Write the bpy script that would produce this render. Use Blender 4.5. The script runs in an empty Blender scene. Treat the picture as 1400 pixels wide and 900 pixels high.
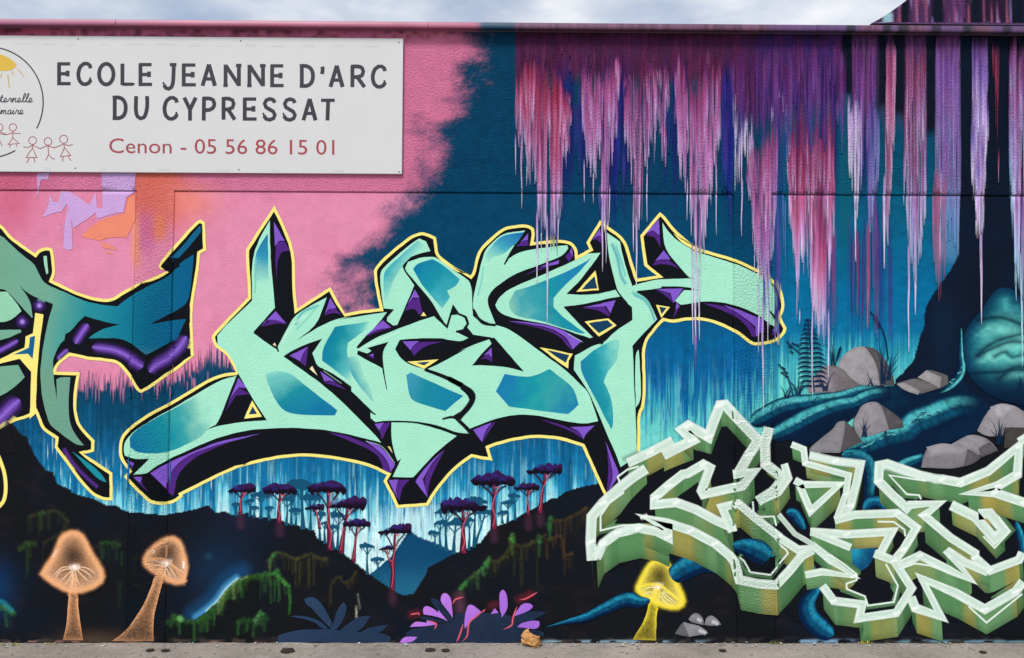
import bpy, bmesh, math, random
import numpy as np
from mathutils import Vector, Matrix
from mathutils.geometry import delaunay_2d_cdt
random.seed(7); RNG = np.random.default_rng(11)
SC = bpy.context.scene; COL = SC.collection

# ------------------------------------------------------------------ camera
FPX, DIST = 1050.0, 4.34                       # focal length in photo pixels, metres to the wall
PITCH, YAW, ROLL = math.radians(2.4), math.radians(0.53), 0.0036
fw = np.array([math.sin(YAW)*math.cos(PITCH), math.cos(YAW)*math.cos(PITCH), math.sin(PITCH)])
rt = np.array([math.cos(YAW), -math.sin(YAW), 0.0]); up = np.cross(rt, fw)
r2 = rt*math.cos(ROLL)+up*math.sin(ROLL); u2 = up*math.cos(ROLL)-rt*math.sin(ROLL)
d0 = fw-(879-450)/FPX*u2
CAM = np.array([0.0, -DIST, -d0[2]/d0[1]*DIST])
cd = bpy.data.cameras.new('camera'); cam = bpy.data.objects.new('camera', cd); COL.objects.link(cam)
cd.sensor_width = 36; cd.lens = FPX/1400*36; cd.clip_start = 0.05; cd.clip_end = 5000
M3 = Matrix((r2.tolist(), u2.tolist(), (-fw).tolist())).transposed()
cam.matrix_world = Matrix.Translation(CAM.tolist()) @ M3.to_4x4()
SC.camera = cam

# ------------------------------------------------------------------ sky, sun, exposure
SUN_EL, SUN_AZ = math.radians(54), math.radians(-28)      # high, behind the camera, a little to the left
W = bpy.data.worlds.new('World'); SC.world = W; W.use_nodes = True
n = W.node_tree.nodes; l = W.node_tree.links; n.clear()
out = n.new('ShaderNodeOutputWorld'); bg = n.new('ShaderNodeBackground'); bg.inputs['Strength'].default_value = 0.11
sky = n.new('ShaderNodeTexSky'); sky.sky_type = 'NISHITA'; sky.sun_disc = False
sky.sun_elevation = SUN_EL; sky.sun_rotation = math.pi+SUN_AZ*-1; sky.air_density = 1.2; sky.dust_density = 1.5
tc = n.new('ShaderNodeTexCoord'); mp = n.new('ShaderNodeMapping'); mp.inputs['Scale'].default_value = (1, 1, 2.6)
nz = n.new('ShaderNodeTexNoise'); nz.inputs['Scale'].default_value = 3.2; nz.inputs['Detail'].default_value = 8; nz.inputs['Roughness'].default_value = .56
cr = n.new('ShaderNodeValToRGB'); cr.color_ramp.elements[0].position = .36; cr.color_ramp.elements[1].position = .60
cr.color_ramp.elements[0].color = (.35, .35, .35, 1)
nz2 = n.new('ShaderNodeTexNoise'); nz2.inputs['Scale'].default_value = 7; nz2.inputs['Detail'].default_value = 6
cr2 = n.new('ShaderNodeValToRGB'); cr2.color_ramp.elements[0].color = (3.6, 4.1, 5.1, 1); cr2.color_ramp.elements[1].color = (6.5, 6.6, 6.8, 1)
cr2.color_ramp.elements[0].position = .3; cr2.color_ramp.elements[1].position = .62
mx = n.new('ShaderNodeMix'); mx.data_type = 'RGBA'
l.new(tc.outputs['Generated'], mp.inputs[0]); l.new(mp.outputs[0], nz.inputs['Vector']); l.new(mp.outputs[0], nz2.inputs['Vector'])
l.new(nz.outputs['Fac'], cr.inputs[0]); l.new(nz2.outputs['Fac'], cr2.inputs[0])
l.new(cr.outputs[0], mx.inputs['Factor']); l.new(sky.outputs[0], mx.inputs['A']); l.new(cr2.outputs[0], mx.inputs['B'])
l.new(mx.outputs['Result'], bg.inputs['Color']); l.new(bg.outputs[0], out.inputs['Surface'])
sd = bpy.data.lights.new('sun', 'SUN'); sun = bpy.data.objects.new('sun', sd); COL.objects.link(sun)
sd.energy = 2.6; sd.angle = math.radians(16); sd.color = (1, .96, .9)
sdir = Vector((math.sin(SUN_AZ)*math.cos(SUN_EL), -math.cos(SUN_AZ)*math.cos(SUN_EL), math.sin(SUN_EL)))
sun.rotation_euler = sdir.to_track_quat('Z', 'Y').to_euler(); sun.location = (0, -6, 8)
vs = SC.view_settings; vs.view_transform = 'Standard'; vs.look = 'None'; vs.gamma = 1; vs.exposure = 0.43; vs.use_curve_mapping = False
SC.cycles.transparent_max_bounces = 24; SC.cycles.max_bounces = 5; SC.cycles.diffuse_bounces = 2

# ------------------------------------------------------------------ helpers
def lin(c):
    c = np.asarray(c, float)/255.0
    return np.where(c <= .04045, c/12.92, ((c+.055)/1.055)**2.4)
ALB = 0.93
def wall_pt(uv):
    """photo pixel -> (x, z) on the wall plane y = 0"""
    uv = np.atleast_2d(np.asarray(uv, float))
    d = fw[None]+((uv[:, :1]-700)/FPX)*r2[None]-((uv[:, 1:2]-450)/FPX)*u2[None]
    t = DIST/d[:, 1]
    return np.stack([CAM[0]+d[:, 0]*t, CAM[2]+d[:, 2]*t], 1)
def to_px(xz):
    xz = np.atleast_2d(np.asarray(xz, float))
    p = np.stack([xz[:, 0], np.zeros(len(xz)), xz[:, 1]], 1)-CAM[None]
    w = p@fw
    return np.stack([700+FPX*(p@r2)/w, 450-FPX*(p@u2)/w], 1)
def wx(u, v): return float(wall_pt([(u, v)])[0, 0])
def wz(u, v): return float(wall_pt([(u, v)])[0, 1])
MPP = DIST/FPX
ZG = wz(700, 263.5)                            # top edge of the recessed panels
PIL = [(wx(183.5, 400), wx(235, 400)), (wx(1004.5, 420), wx(1056, 420))]   # the two rough pilasters
REC, SLOT, SW, SWV = 0.005, 0.016, 0.005, 0.0028
# lines where the relief changes (world): horizontal z values, vertical x values
HL = [ZG+.0005, ZG-.0005, ZG-SW, ZG-SW-.001]
VL = []
for a, b in PIL:
    VL += [a-SWV-.001, a-SWV, a-.0005, a+.0005, b-.0005, b+.0005, b+SWV, b+SWV+.001]
def relief(x, z):
    """how far behind the rough face the surface lies"""
    x = np.asarray(x); z = np.asarray(z); dx = np.full(x.shape, 9.0)      # dx: distance into a panel from a pilaster
    for a, b in PIL:
        dx = np.minimum(dx, np.where(x < (a+b)/2, a-x, x-b))
    dz = ZG-z
    inside = np.minimum(dx, dz)
    hv = dz < dx
    sw = np.where(hv, SW, SWV)
    sl = np.where(hv, SLOT, .010)
    r = np.where(inside <= 0.0001, 0.0, np.where(inside < sw+.0004, sl, REC))
    return r
HLPX = None
def smooth(P, it=2, ang=48):
    P = np.asarray(P, float)
    if len(P) < 4: return P
    for k in range(it):
        a = np.roll(P, 1, 0); b = np.roll(P, -1, 0)
        v1 = P-a; v2 = b-P
        n1 = np.linalg.norm(v1, axis=1)+1e-9; n2 = np.linalg.norm(v2, axis=1)+1e-9
        cs = (v1*v2).sum(1)/(n1*n2)
        keep = cs < math.cos(math.radians(ang))
        o = []
        for i in range(len(P)):
            if keep[i]: o.append(P[i])
            else:
                o.append(P[i]-v1[i]*.25); o.append(P[i]+v2[i]*.25)
        P = np.array(o)
    return P
def catmull(P, step=3.0):
    P = np.asarray(P, float)
    if len(P) == 2:
        m = max(2, int(np.linalg.norm(P[1]-P[0])/step)+1)
        return P[0]+(P[1]-P[0])*np.linspace(0, 1, m)[:, None]
    Q = np.vstack([2*P[0]-P[1], P, 2*P[-1]-P[-2]]); o = []
    for i in range(1, len(Q)-2):
        m = max(1, int(np.linalg.norm(Q[i+1]-Q[i])/step))
        t = (np.arange(m)/m)[:, None]
        o.append(.5*(2*Q[i]+(Q[i+1]-Q[i-1])*t+(2*Q[i-1]-5*Q[i]+4*Q[i+1]-Q[i+2])*t**2+(3*Q[i]-Q[i-1]-3*Q[i+1]+Q[i+2])*t**3))
    o.append(P[-1:]); return np.vstack(o)
def resample(P, step=3.0):
    P = np.asarray(P, float); o = []
    for i in range(len(P)-1):
        m = max(1, int(np.linalg.norm(P[i+1]-P[i])/step))
        o.append(P[i]+(P[i+1]-P[i])*(np.arange(m)/m)[:, None])
    o.append(P[-1:]); return np.vstack(o)
def pip(P, pts):
    P = np.asarray(P); x, y = pts[:, 0], pts[:, 1]; c = np.zeros(len(pts), bool)
    j = len(P)-1
    for i in range(len(P)):
        xi, yi = P[i]; xj, yj = P[j]
        if yi != yj:
            c ^= ((yi > y) != (yj > y)) & (x < (xj-xi)*(y-yi)/(yj-yi)+xi)
        j = i
    return c
def inset(P, d):
    P = np.asarray(P, float)
    A = .5*np.sum(P[:, 0]*np.roll(P[:, 1], -1)-np.roll(P[:, 0], -1)*P[:, 1]); s = 1 if A > 0 else -1
    a = np.roll(P, 1, 0); b = np.roll(P, -1, 0)
    def nrm(v):
        v = v/(np.linalg.norm(v, axis=1, keepdims=True)+1e-9); return np.stack([-v[:, 1], v[:, 0]], 1)*s
    n1 = nrm(P-a); n2 = nrm(b-P); m = n1+n2
    k = np.clip((m*n1).sum(1, keepdims=True), .35, None)
    return P+m/k*d
def dist_poly(P, pts, closed=True):
    P = np.asarray(P, float); best = np.full(len(pts), 1e9); N = len(P)
    for i in range(N if closed else N-1):
        a = P[i]; b = P[(i+1) % N]; ab = b-a
        t = np.clip(((pts-a)@ab)/(ab@ab+1e-9), 0, 1)
        d = np.hypot(*(pts-a-t[:, None]*ab).T); best = np.minimum(best, d)
    return best
_perm = RNG.random((256, 256))
def vnoise(x, y, seed=0):
    x = np.asarray(x, float)+seed*17.3; y = np.asarray(y, float)+seed*7.9
    xi = np.floor(x).astype(int); yi = np.floor(y).astype(int); fx = x-xi; fy = y-yi
    fx = fx*fx*(3-2*fx); fy = fy*fy*(3-2*fy)
    g = lambda i, j: _perm[i & 255, j & 255]
    return (g(xi, yi)*(1-fx)+g(xi+1, yi)*fx)*(1-fy)+(g(xi, yi+1)*(1-fx)+g(xi+1, yi+1)*fx)*fy
def fbm(x, y, o=4, seed=0):
    s = 0; a = .5; t = 0
    for k in range(o):
        s = s+a*vnoise(x*2**k, y*2**k, seed+k*3); t += a; a *= .5
    return s/t
def ss(a, b, x):
    t = np.clip((np.asarray(x, float)-a)/(b-a), 0, 1); return t*t*(3-2*t)
def mix(a, b, t):
    t = np.asarray(t)
    return np.asarray(a)*(1-t[..., None])+np.asarray(b)*t[..., None]
def ramp(v, stops):
    xs = [s[0] for s in stops]; cs = np.array([lin(s[1]) for s in stops])
    return np.stack([np.interp(v, xs, cs[:, k]) for k in range(3)], -1)
def T(c, r, s):                                 # traced points: 350 x 225 tiles of the photo at 4x
    return [(350*c+float(a)/4, 225*r+float(b)/4) for a, b in (p.split(',') for p in s.split())]
def Q(x, y, s, k=4.5):                          # traced points: a window at x, y magnified k times
    return [(x+float(a)/k, y+float(b)/k) for a, b in (p.split(',') for p in s.split())]
LIFT = [0.0003]
def next_lift(step=2e-6):
    LIFT[0] += step; return LIFT[0]

def raw_mesh(name, co, faces, mat, parent=None, rgba=None, smooth_shade=False):
    """co (n,3) float, faces: (m,3|4) int array"""
    me = bpy.data.meshes.new(name); co = np.asarray(co, np.float32); faces = np.asarray(faces, np.int32)
    k = faces.shape[1]
    me.vertices.add(len(co)); me.vertices.foreach_set('co', co.ravel())
    me.loops.add(faces.size); me.loops.foreach_set('vertex_index', faces.ravel())
    me.polygons.add(len(faces)); me.polygons.foreach_set('loop_start', np.arange(0, faces.size, k, dtype=np.int32))
    me.update(calc_edges=True); me.validate()
    if rgba is not None:
        at = me.color_attributes.new('Col', 'FLOAT_COLOR', 'POINT'); at.data.foreach_set('color', np.asarray(rgba, np.float32).ravel())
    if smooth_shade: me.polygons.foreach_set('use_smooth', np.ones(len(faces), bool))
    o = bpy.data.objects.new(name, me); COL.objects.link(o); me.materials.append(mat)
    if parent: o.parent = parent
    return o
def empty(name, loc=(0, 0, 0), parent=None):
    o = bpy.data.objects.new(name, None); COL.objects.link(o); o.location = loc; o.empty_display_size = .1
    if parent: o.parent = parent
    return o
def tag(o, label=None, cat=None, group=None, kind=None):
    for k, v in (('label', label), ('category', cat), ('group', group), ('kind', kind)):
        if v: o[k] = v
    return o

class Canvas:
    """the colours already on the wall, one sample per photo pixel, so that soft strokes can be blended into what lies under them"""
    u0, v0, w, h = -80, -20, 1580, 925
    def __init__(s): s.a = np.zeros((s.h, s.w, 3))
    def sample(s, uv):
        uv = np.asarray(uv, float); x = np.clip(uv[..., 0]-s.u0, 0, s.w-1.001); y = np.clip(uv[..., 1]-s.v0, 0, s.h-1.001); i = x.astype(int); j = y.astype(int); fx = (x-i)[..., None]; fy = (y-j)[..., None]
        return (s.a[j, i]*(1-fx)+s.a[j, i+1]*fx)*(1-fy)+(s.a[j+1, i]*(1-fx)+s.a[j+1, i+1]*fx)*fy
    def fill(s, P, col):
        P = np.asarray(P)-np.array([s.u0, s.v0]); Qn = np.roll(P, -1, 0); js, is_ = [], []
        for j in range(max(0, int(math.ceil(P[:, 1].min()))), min(s.h-1, int(P[:, 1].max()))+1):
            m = (P[:, 1] > j) != (Qn[:, 1] > j)
            if not m.any(): continue
            xs = np.sort(P[m, 0]+(j-P[m, 1])*(Qn[m, 0]-P[m, 0])/(Qn[m, 1]-P[m, 1]))
            for k in range(0, len(xs)-1, 2):
                i0, i1 = max(0, int(math.ceil(xs[k]))), min(s.w-1, int(xs[k+1]))
                if i1 >= i0: is_.append(np.arange(i0, i1+1)); js.append(np.full(i1-i0+1, j))
        if not js: return
        i = np.concatenate(is_); j = np.concatenate(js)
        if callable(col):
            c = col(np.stack([i+s.u0, j+s.v0], 1).astype(float))
            if c.shape[1] == 4: c = s.a[j, i]*(1-c[:, 3:])+c[:, :3]*c[:, 3:]
            s.a[j, i] = c
        else: s.a[j, i] = lin(col)
    def splat(s, V, C):
        """V (n, r, 2) rows of a stroke, C (n, r, 4): lay the stroke on the canvas"""
        n, r = V.shape[:2]; D = np.concatenate([V, C], -1)
        ms = [max(1, int(np.max(np.linalg.norm(V[:, k+1]-V[:, k], axis=-1))/.6)+1) for k in range(r-1)]
        cols = [D[:, k:k+1]+(D[:, k+1:k+2]-D[:, k:k+1])*(np.arange(m)/m)[None, :, None] for k, m in enumerate(ms)]; D = np.concatenate(cols+[D[:, -1:]], 1)
        m = max(1, int(np.max(np.linalg.norm(np.diff(V[:, r//2], axis=0), axis=-1))/.6)+1) if n > 1 else 1
        if n > 1: D = (D[:-1, None]+(D[1:, None]-D[:-1, None])*(np.arange(m)/m)[None, :, None, None]).reshape(-1, D.shape[1], 6)
        D = D.reshape(-1, 6); i = np.rint(D[:, 0]-s.u0).astype(int); j = np.rint(D[:, 1]-s.v0).astype(int); ok = (i >= 0) & (i < s.w) & (j >= 0) & (j < s.h); i, j, D = i[ok], j[ok], D[ok]
        al = np.clip(D[:, 5:], 0, 1); s.a[j, i] = s.a[j, i]*(1-al)+D[:, 2:5]*al
CAN = Canvas()
def wobble(P, amp=.42):
    P = np.asarray(P, float); o = []
    for i in range(len(P)):
        a, b = P[i], P[(i+1) % len(P)]; m = max(1, int(np.linalg.norm(b-a)/7)); o.append(a+(b-a)*(np.arange(m)/m)[:, None])
    P = np.vstack(o); return P+amp*2*np.stack([vnoise(P[:, 0]/9, P[:, 1]/9, 201)-.5, vnoise(P[:, 0]/9, P[:, 1]/9, 203)-.5], 1)

class Paint:
    """one coat of paint on the wall: polygons and brush strokes in photo pixels, laid on the wall's relief"""
    can = CAN
    def __init__(s): s.uv = []; s.lift = []; s.rgba = []; s.f = []; s.n = 0; s.br = []
    def _add(s, uv, faces, rgba, lift, bridge=False):
        uv = np.asarray(uv, float); faces = np.asarray(faces, int)
        p = uv[faces]; a = (p[:, 1, 0]-p[:, 0, 0])*(p[:, 2, 1]-p[:, 0, 1])-(p[:, 1, 1]-p[:, 0, 1])*(p[:, 2, 0]-p[:, 0, 0])
        faces = np.where((a > 0)[:, None], faces[:, ::-1], faces)
        s.uv.append(uv); s.f.append(faces+s.n); s.rgba.append(np.asarray(rgba, float)); s.lift.append(np.zeros(len(uv))+lift); s.n += len(uv); s.br.append(np.full(len(uv), bridge))
    def poly(s, P, col, spacing=0, sm=True, ang=48, lift=None):
        P = wobble(smooth(P, 2, ang) if sm else np.asarray(P, float))
        keep = np.linalg.norm(P-np.roll(P, 1, 0), axis=1) > .05; P = P[keep]
        N = len(P); pts = [P]; edges = [(i, (i+1) % N) for i in range(N)]; cnt = N
        lo = P.min(0); hi = P.max(0)
        if spacing:
            gx, gy = np.meshgrid(np.arange(lo[0], hi[0], spacing), np.arange(lo[1], hi[1], spacing))
            g = np.stack([gx.ravel(), gy.ravel()], 1)+RNG.random((gx.size, 2))*.2*spacing
            g = g[pip(P, g)]
            if len(g): pts.append(g); cnt += len(g)
        wlo = wall_pt([(lo[0], hi[1])])[0]; whi = wall_pt([(hi[0], lo[1])])[0]
        for z in HL:
            if wlo[1] < z < whi[1]:
                e = to_px([(wlo[0]-.02, z), (whi[0]+.02, z)]); pts.append(e); edges.append((cnt, cnt+1)); cnt += 2
        for x in VL:
            if wlo[0] < x < whi[0] and wlo[1] < ZG:
                e = to_px([(x, wlo[1]-.02), (x, min(whi[1]+.02, ZG+.0002))]); pts.append(e); edges.append((cnt, cnt+1)); cnt += 2
        V = np.vstack(pts)
        r = delaunay_2d_cdt([Vector(p) for p in V.tolist()], edges, [], 0, 1e-4)
        vv = np.array([(p.x, p.y) for p in r[0]]); ff = np.array([f for f in r[2] if len(f) == 3])
        if len(ff) == 0: return s
        ff = ff[pip(P, vv[ff].mean(1))]
        if len(ff) == 0: return s
        used = np.unique(ff); mp = np.zeros(len(vv), int); mp[used] = np.arange(len(used)); vv = vv[used]; ff = mp[ff]
        c = col(vv) if callable(col) else np.tile(lin(col), (len(vv), 1))
        if c.shape[1] == 3: c = np.hstack([c, np.ones((len(c), 1))])
        else: c[:, :3] = s.can.sample(vv)*(1-c[:, 3:])+c[:, :3]*c[:, 3:]
        s.can.fill(P, col)
        s._add(vv, ff, c, next_lift() if lift is None else lift)
        return s
    def ribbon(s, P, width, rows, curve=True, step=3.0, taper=None, lift=None, wide=False):
        """rows: [(offset -1..1, rgb, alpha), ...] across the stroke; width (full) number or list along the points"""
        P0 = np.asarray(P, float)
        if curve:
            P = catmull(P0, step); N = len(P); d = np.gradient(P, axis=0); mit = np.ones(N)
        else:
            P0 = P0[np.concatenate([[True], np.linalg.norm(np.diff(P0, axis=0), axis=1) > .3])]
            sg = np.diff(P0, axis=0); sg = sg/(np.linalg.norm(sg, axis=1, keepdims=True)+1e-9)
            if np.linalg.norm(P0[0]-P0[-1]) < .5: a = np.vstack([sg[-1], sg]); b = np.vstack([sg, sg[0]])
            else: a = np.vstack([sg[0], sg]); b = np.vstack([sg, sg[-1]])
            dv = a+b; k = np.clip(np.linalg.norm(dv, axis=1)/2, .48, 1)
            dv = dv/(np.linalg.norm(dv, axis=1, keepdims=True)+1e-9)
            nv = np.stack([-dv[:, 1], dv[:, 0]], 1)/k[:, None]
            oP, oN = [], []
            for i in range(len(P0)-1):
                m = max(1, int(np.linalg.norm(P0[i+1]-P0[i])/step)); tt = (np.arange(m)/m)[:, None]
                oP.append(P0[i]+(P0[i+1]-P0[i])*tt); oN.append(nv[i]+(nv[i+1]-nv[i])*tt)
            P = np.vstack(oP+[P0[-1:]]); nn = np.vstack(oN+[nv[-1:]]); N = len(P)
        t = np.linspace(0, 1, N)
        w = np.interp(t, np.linspace(0, 1, len(width)), width) if hasattr(width, '__len__') else np.full(N, float(width))
        if taper:
            q = np.clip(np.minimum(t/taper[0] if taper[0] else 1, (1-t)/taper[1] if taper[1] else 1), .05, 1); w = w*(np.sqrt(1-(1-q)**2) if len(taper) > 2 else q)
        if curve:
            d = d/(np.linalg.norm(d, axis=1, keepdims=True)+1e-9); nn = np.stack([-d[:, 1], d[:, 0]], 1)
        V = np.stack([P+nn*(w*o/2)[:, None] for o, _, _ in rows], 1)
        R = len(rows); C = np.zeros((N, R, 4))
        for k, (o, c, a) in enumerate(rows):
            C[:, k, :3] = (c(P) if callable(c) else lin(c)); C[:, k, 3] = a(t) if callable(a) else a
        i = np.arange(N-1)[:, None]*R+np.arange(R-1)[None]; i = i.ravel()
        F = np.vstack([np.stack([i, i+1, i+R+1], 1), np.stack([i, i+R+1, i+R], 1)])
        lf = next_lift() if lift is None else lift
        if wide: lf = lf+np.repeat(np.arange(N)*8e-7, R); LIFT[0] += N*8e-7
        s.blend(V, C); s._add(V.reshape(-1, 2), F, C.reshape(-1, 4), lf, True)
        return s
    def blend(s, V, C):
        un = s.can.sample(V); s.can.splat(V, C.copy()); C[..., :3] = un*(1-C[..., 3:])+C[..., :3]*C[..., 3:]
    def line(s, P, w, c, soft=.25, a=1.0, curve=True, taper=None, step=3.0, lift=None):
        e = 1+soft
        return s.ribbon(P, w, [(-e, c, 0), (-(1-soft), c, a), (1-soft, c, a), (e, c, 0)], curve, step, taper, lift)
    def spray(s, P, w, c, a=1.0, curve=True, core=None, taper=None):
        core = core or c
        return s.ribbon(P, w, [(-1, c, 0), (-.6, c, a*.35), (-.25, c, a*.9), (0, core, a), (.25, c, a*.9), (.6, c, a*.35), (1, c, 0)], curve, 2.5, taper)
    def dot(s, p, r, c, a=1.0, core=None):
        t = np.linspace(0, 2*np.pi, 17)[:-1]; V = [p]; C = [[*lin(core or c), a]]
        for k, al in ((.45, a*.8), (1, 0)):
            for q in t: V.append((p[0]+math.cos(q)*r*k, p[1]+math.sin(q)*r*k)); C.append([*lin(c), al])
        F = []
        for i in range(16):
            j = (i+1) % 16; F += [(0, 1+i, 1+j), (1+i, 17+i, 17+j), (1+i, 17+j, 1+j)]
        C = np.array(C); V = np.array(V, float); ring = np.stack([np.repeat(V[:1], 17, 0), V[np.r_[1:17, 1]], V[np.r_[17:33, 17]]], 1); rc = np.stack([np.repeat(C[:1], 17, 0), C[np.r_[1:17, 1]], C[np.r_[17:33, 17]]], 1)
        un = s.can.sample(V); s.can.splat(ring, rc); C[:, :3] = un*(1-C[:, 3:])+C[:, :3]*C[:, 3:]
        s._add(V, F, C, next_lift(), True); return s
    def each(s, name, parent, mat=None):
        """every polygon or stroke an object of its own"""
        for k in range(len(s.uv)):
            q = Paint(); off = sum(len(a) for a in s.uv[:k]); q.uv = [s.uv[k]]; q.f = [s.f[k]-off]; q.rgba = [s.rgba[k]]; q.lift = [s.lift[k]]; q.br = [s.br[k]]; q.build(name, parent, mat)
    def build(s, name, parent, mat=None, base=(0, 0, 0)):
        uv = np.vstack(s.uv); xz = wall_pt(uv); L = np.concatenate(s.lift)
        y = relief(xz[:, 0], xz[:, 1]); br = np.concatenate(s.br); e = 3.4*MPP
        for dx, dz in ((e, 0), (-e, 0), (0, e), (0, -e)): y = np.where(br, np.minimum(y, relief(xz[:, 0]+dx, xz[:, 1]+dz)), y)
        y = y-L
        co = np.stack([xz[:, 0]-base[0], y-base[1], xz[:, 1]-base[2]], 1)
        col = np.vstack(s.rgba); col[:, :3] *= ALB
        return raw_mesh(name, co, np.vstack(s.f), mat or M['solid'], parent, col)

# ------------------------------------------------------------------ materials
M = {}
def new_mat(name):
    m = bpy.data.materials.new(name); m.use_nodes = True; nt = m.node_tree
    for q in list(nt.nodes): nt.nodes.remove(q)
    o = nt.nodes.new('ShaderNodeOutputMaterial'); b = nt.nodes.new('ShaderNodeBsdfPrincipled')
    nt.links.new(b.outputs[0], o.inputs[0]); return m, nt, b, o
def nnode(nt, t, **kw):
    x = nt.nodes.new(t)
    for k, v in kw.items():
        if k in x.inputs: x.inputs[k].default_value = v
        else: setattr(x, k, v)
    return x
def math_n(nt, op, a, b=None):
    x = nt.nodes.new('ShaderNodeMath'); x.operation = op
    for i, v in enumerate((a, b)):
        if v is None: continue
        if isinstance(v, (int, float)): x.inputs[i].default_value = v
        else: nt.links.new(v, x.inputs[i])
    return x.outputs[0]
def render_coat(name, alpha):
    """sprayed masonry paint: colour from the mesh, relief of the rendered wall under it"""
    m, nt, b, o = new_mat(name); L = nt.links
    at = nnode(nt, 'ShaderNodeAttribute', attribute_name='Col')
    geo = nt.nodes.new('ShaderNodeNewGeometry'); sp = nt.nodes.new('ShaderNodeSeparateXYZ'); L.new(geo.outputs['Position'], sp.inputs[0])
    X, Z = sp.outputs['X'], sp.outputs['Z']
    rough = math_n(nt, 'GREATER_THAN', Z, ZG)
    for a, c in PIL:
        q = math_n(nt, 'MULTIPLY', math_n(nt, 'GREATER_THAN', X, a), math_n(nt, 'LESS_THAN', X, c)); rough = math_n(nt, 'MAXIMUM', rough, q)
    mp = nnode(nt, 'ShaderNodeMapping'); mp.inputs['Scale'].default_value = (1, 0, 1); L.new(geo.outputs['Position'], mp.inputs[0])
    n1 = nnode(nt, 'ShaderNodeTexNoise', Scale=95.0, Detail=3.0, Roughness=.6); L.new(mp.outputs[0], n1.inputs['Vector'])
    n2 = nnode(nt, 'ShaderNodeTexNoise', Scale=170.0, Detail=3.0, Roughness=.6); L.new(mp.outputs[0], n2.inputs['Vector'])
    h = math_n(nt, 'ADD', math_n(nt, 'MULTIPLY', n1.outputs['Fac'], math_n(nt, 'ADD', math_n(nt, 'MULTIPLY', rough, .0125), .0034)),
               math_n(nt, 'MULTIPLY', n2.outputs['Fac'], math_n(nt, 'ADD', math_n(nt, 'MULTIPLY', rough, .0020), .0016)))
    bp = nnode(nt, 'ShaderNodeBump', Strength=.8, Distance=1.0); L.new(h, bp.inputs['Height']); L.new(bp.outputs[0], b.inputs['Normal'])
    # weathering: faint mottling and dust
    n3 = nnode(nt, 'ShaderNodeTexNoise', Scale=5.0, Detail=6.0, Roughness=.6); L.new(mp.outputs[0], n3.inputs['Vector'])
    n4 = nnode(nt, 'ShaderNodeTexNoise', Scale=130.0, Detail=4.0, Roughness=.7); L.new(mp.outputs[0], n4.inputs['Vector'])
    k = math_n(nt, 'ADD', math_n(nt, 'ADD', math_n(nt, 'MULTIPLY', n3.outputs['Fac'], .16), math_n(nt, 'MULTIPLY', n4.outputs['Fac'], .30)), .77)
    vm = nt.nodes.new('ShaderNodeVectorMath'); vm.operation = 'SCALE'; L.new(at.outputs['Color'], vm.inputs[0]); L.new(k, vm.inputs['Scale'])
    ad = nt.nodes.new('ShaderNodeVectorMath'); ad.operation = 'ADD'; L.new(vm.outputs[0], ad.inputs[0])
    ds = nnode(nt, 'ShaderNodeTexNoise', Scale=330.0, Detail=1.0); L.new(mp.outputs[0], ds.inputs['Vector'])
    dd = math_n(nt, 'MULTIPLY', math_n(nt, 'POWER', ds.outputs['Fac'], 5.0), .02)
    cb = nt.nodes.new('ShaderNodeCombineXYZ'); [L.new(dd, cb.inputs[i]) for i in range(3)]; L.new(cb.outputs[0], ad.inputs[1])
    L.new(ad.outputs[0], b.inputs['Base Color'])
    b.inputs['Roughness'].default_value = .85; b.inputs['Specular IOR Level'].default_value = .035
    if alpha:
        tr = nt.nodes.new('ShaderNodeBsdfTransparent'); mxs = nt.nodes.new('ShaderNodeMixShader')
        L.new(at.outputs['Alpha'], mxs.inputs[0]); L.new(tr.outputs[0], mxs.inputs[1]); L.new(b.outputs[0], mxs.inputs[2]); L.new(mxs.outputs[0], o.inputs[0])
    return m
M['wall'] = render_coat('wall_render', False); M['solid'] = render_coat('brushed_paint', False)
def plain(name, col, rough=.6, spec=.4, metal=0, bump=0, scale=40, var=.15, attr=False):
    m, nt, b, o = new_mat(name); L = nt.links
    geo = nt.nodes.new('ShaderNodeNewGeometry')
    nz = nnode(nt, 'ShaderNodeTexNoise', Scale=scale, Detail=5.0, Roughness=.6); L.new(geo.outputs['Position'], nz.inputs['Vector'])
    k = math_n(nt, 'ADD', math_n(nt, 'MULTIPLY', nz.outputs['Fac'], var*2), 1-var)
    vm = nt.nodes.new('ShaderNodeVectorMath'); vm.operation = 'SCALE'; L.new(k, vm.inputs['Scale'])
    if attr:
        at = nnode(nt, 'ShaderNodeAttribute', attribute_name='Col'); L.new(at.outputs['Color'], vm.inputs[0])
    else: vm.inputs[0].default_value = tuple(lin(col))
    L.new(vm.outputs[0], b.inputs['Base Color'])
    b.inputs['Roughness'].default_value = rough; b.inputs['Specular IOR Level'].default_value = spec; b.inputs['Metallic'].default_value = metal
    if bump:
        bp = nnode(nt, 'ShaderNodeBump', Strength=.6, Distance=bump); L.new(nz.outputs['Fac'], bp.inputs['Height']); L.new(bp.outputs[0], b.inputs['Normal'])
    M[name] = m; return m
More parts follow.
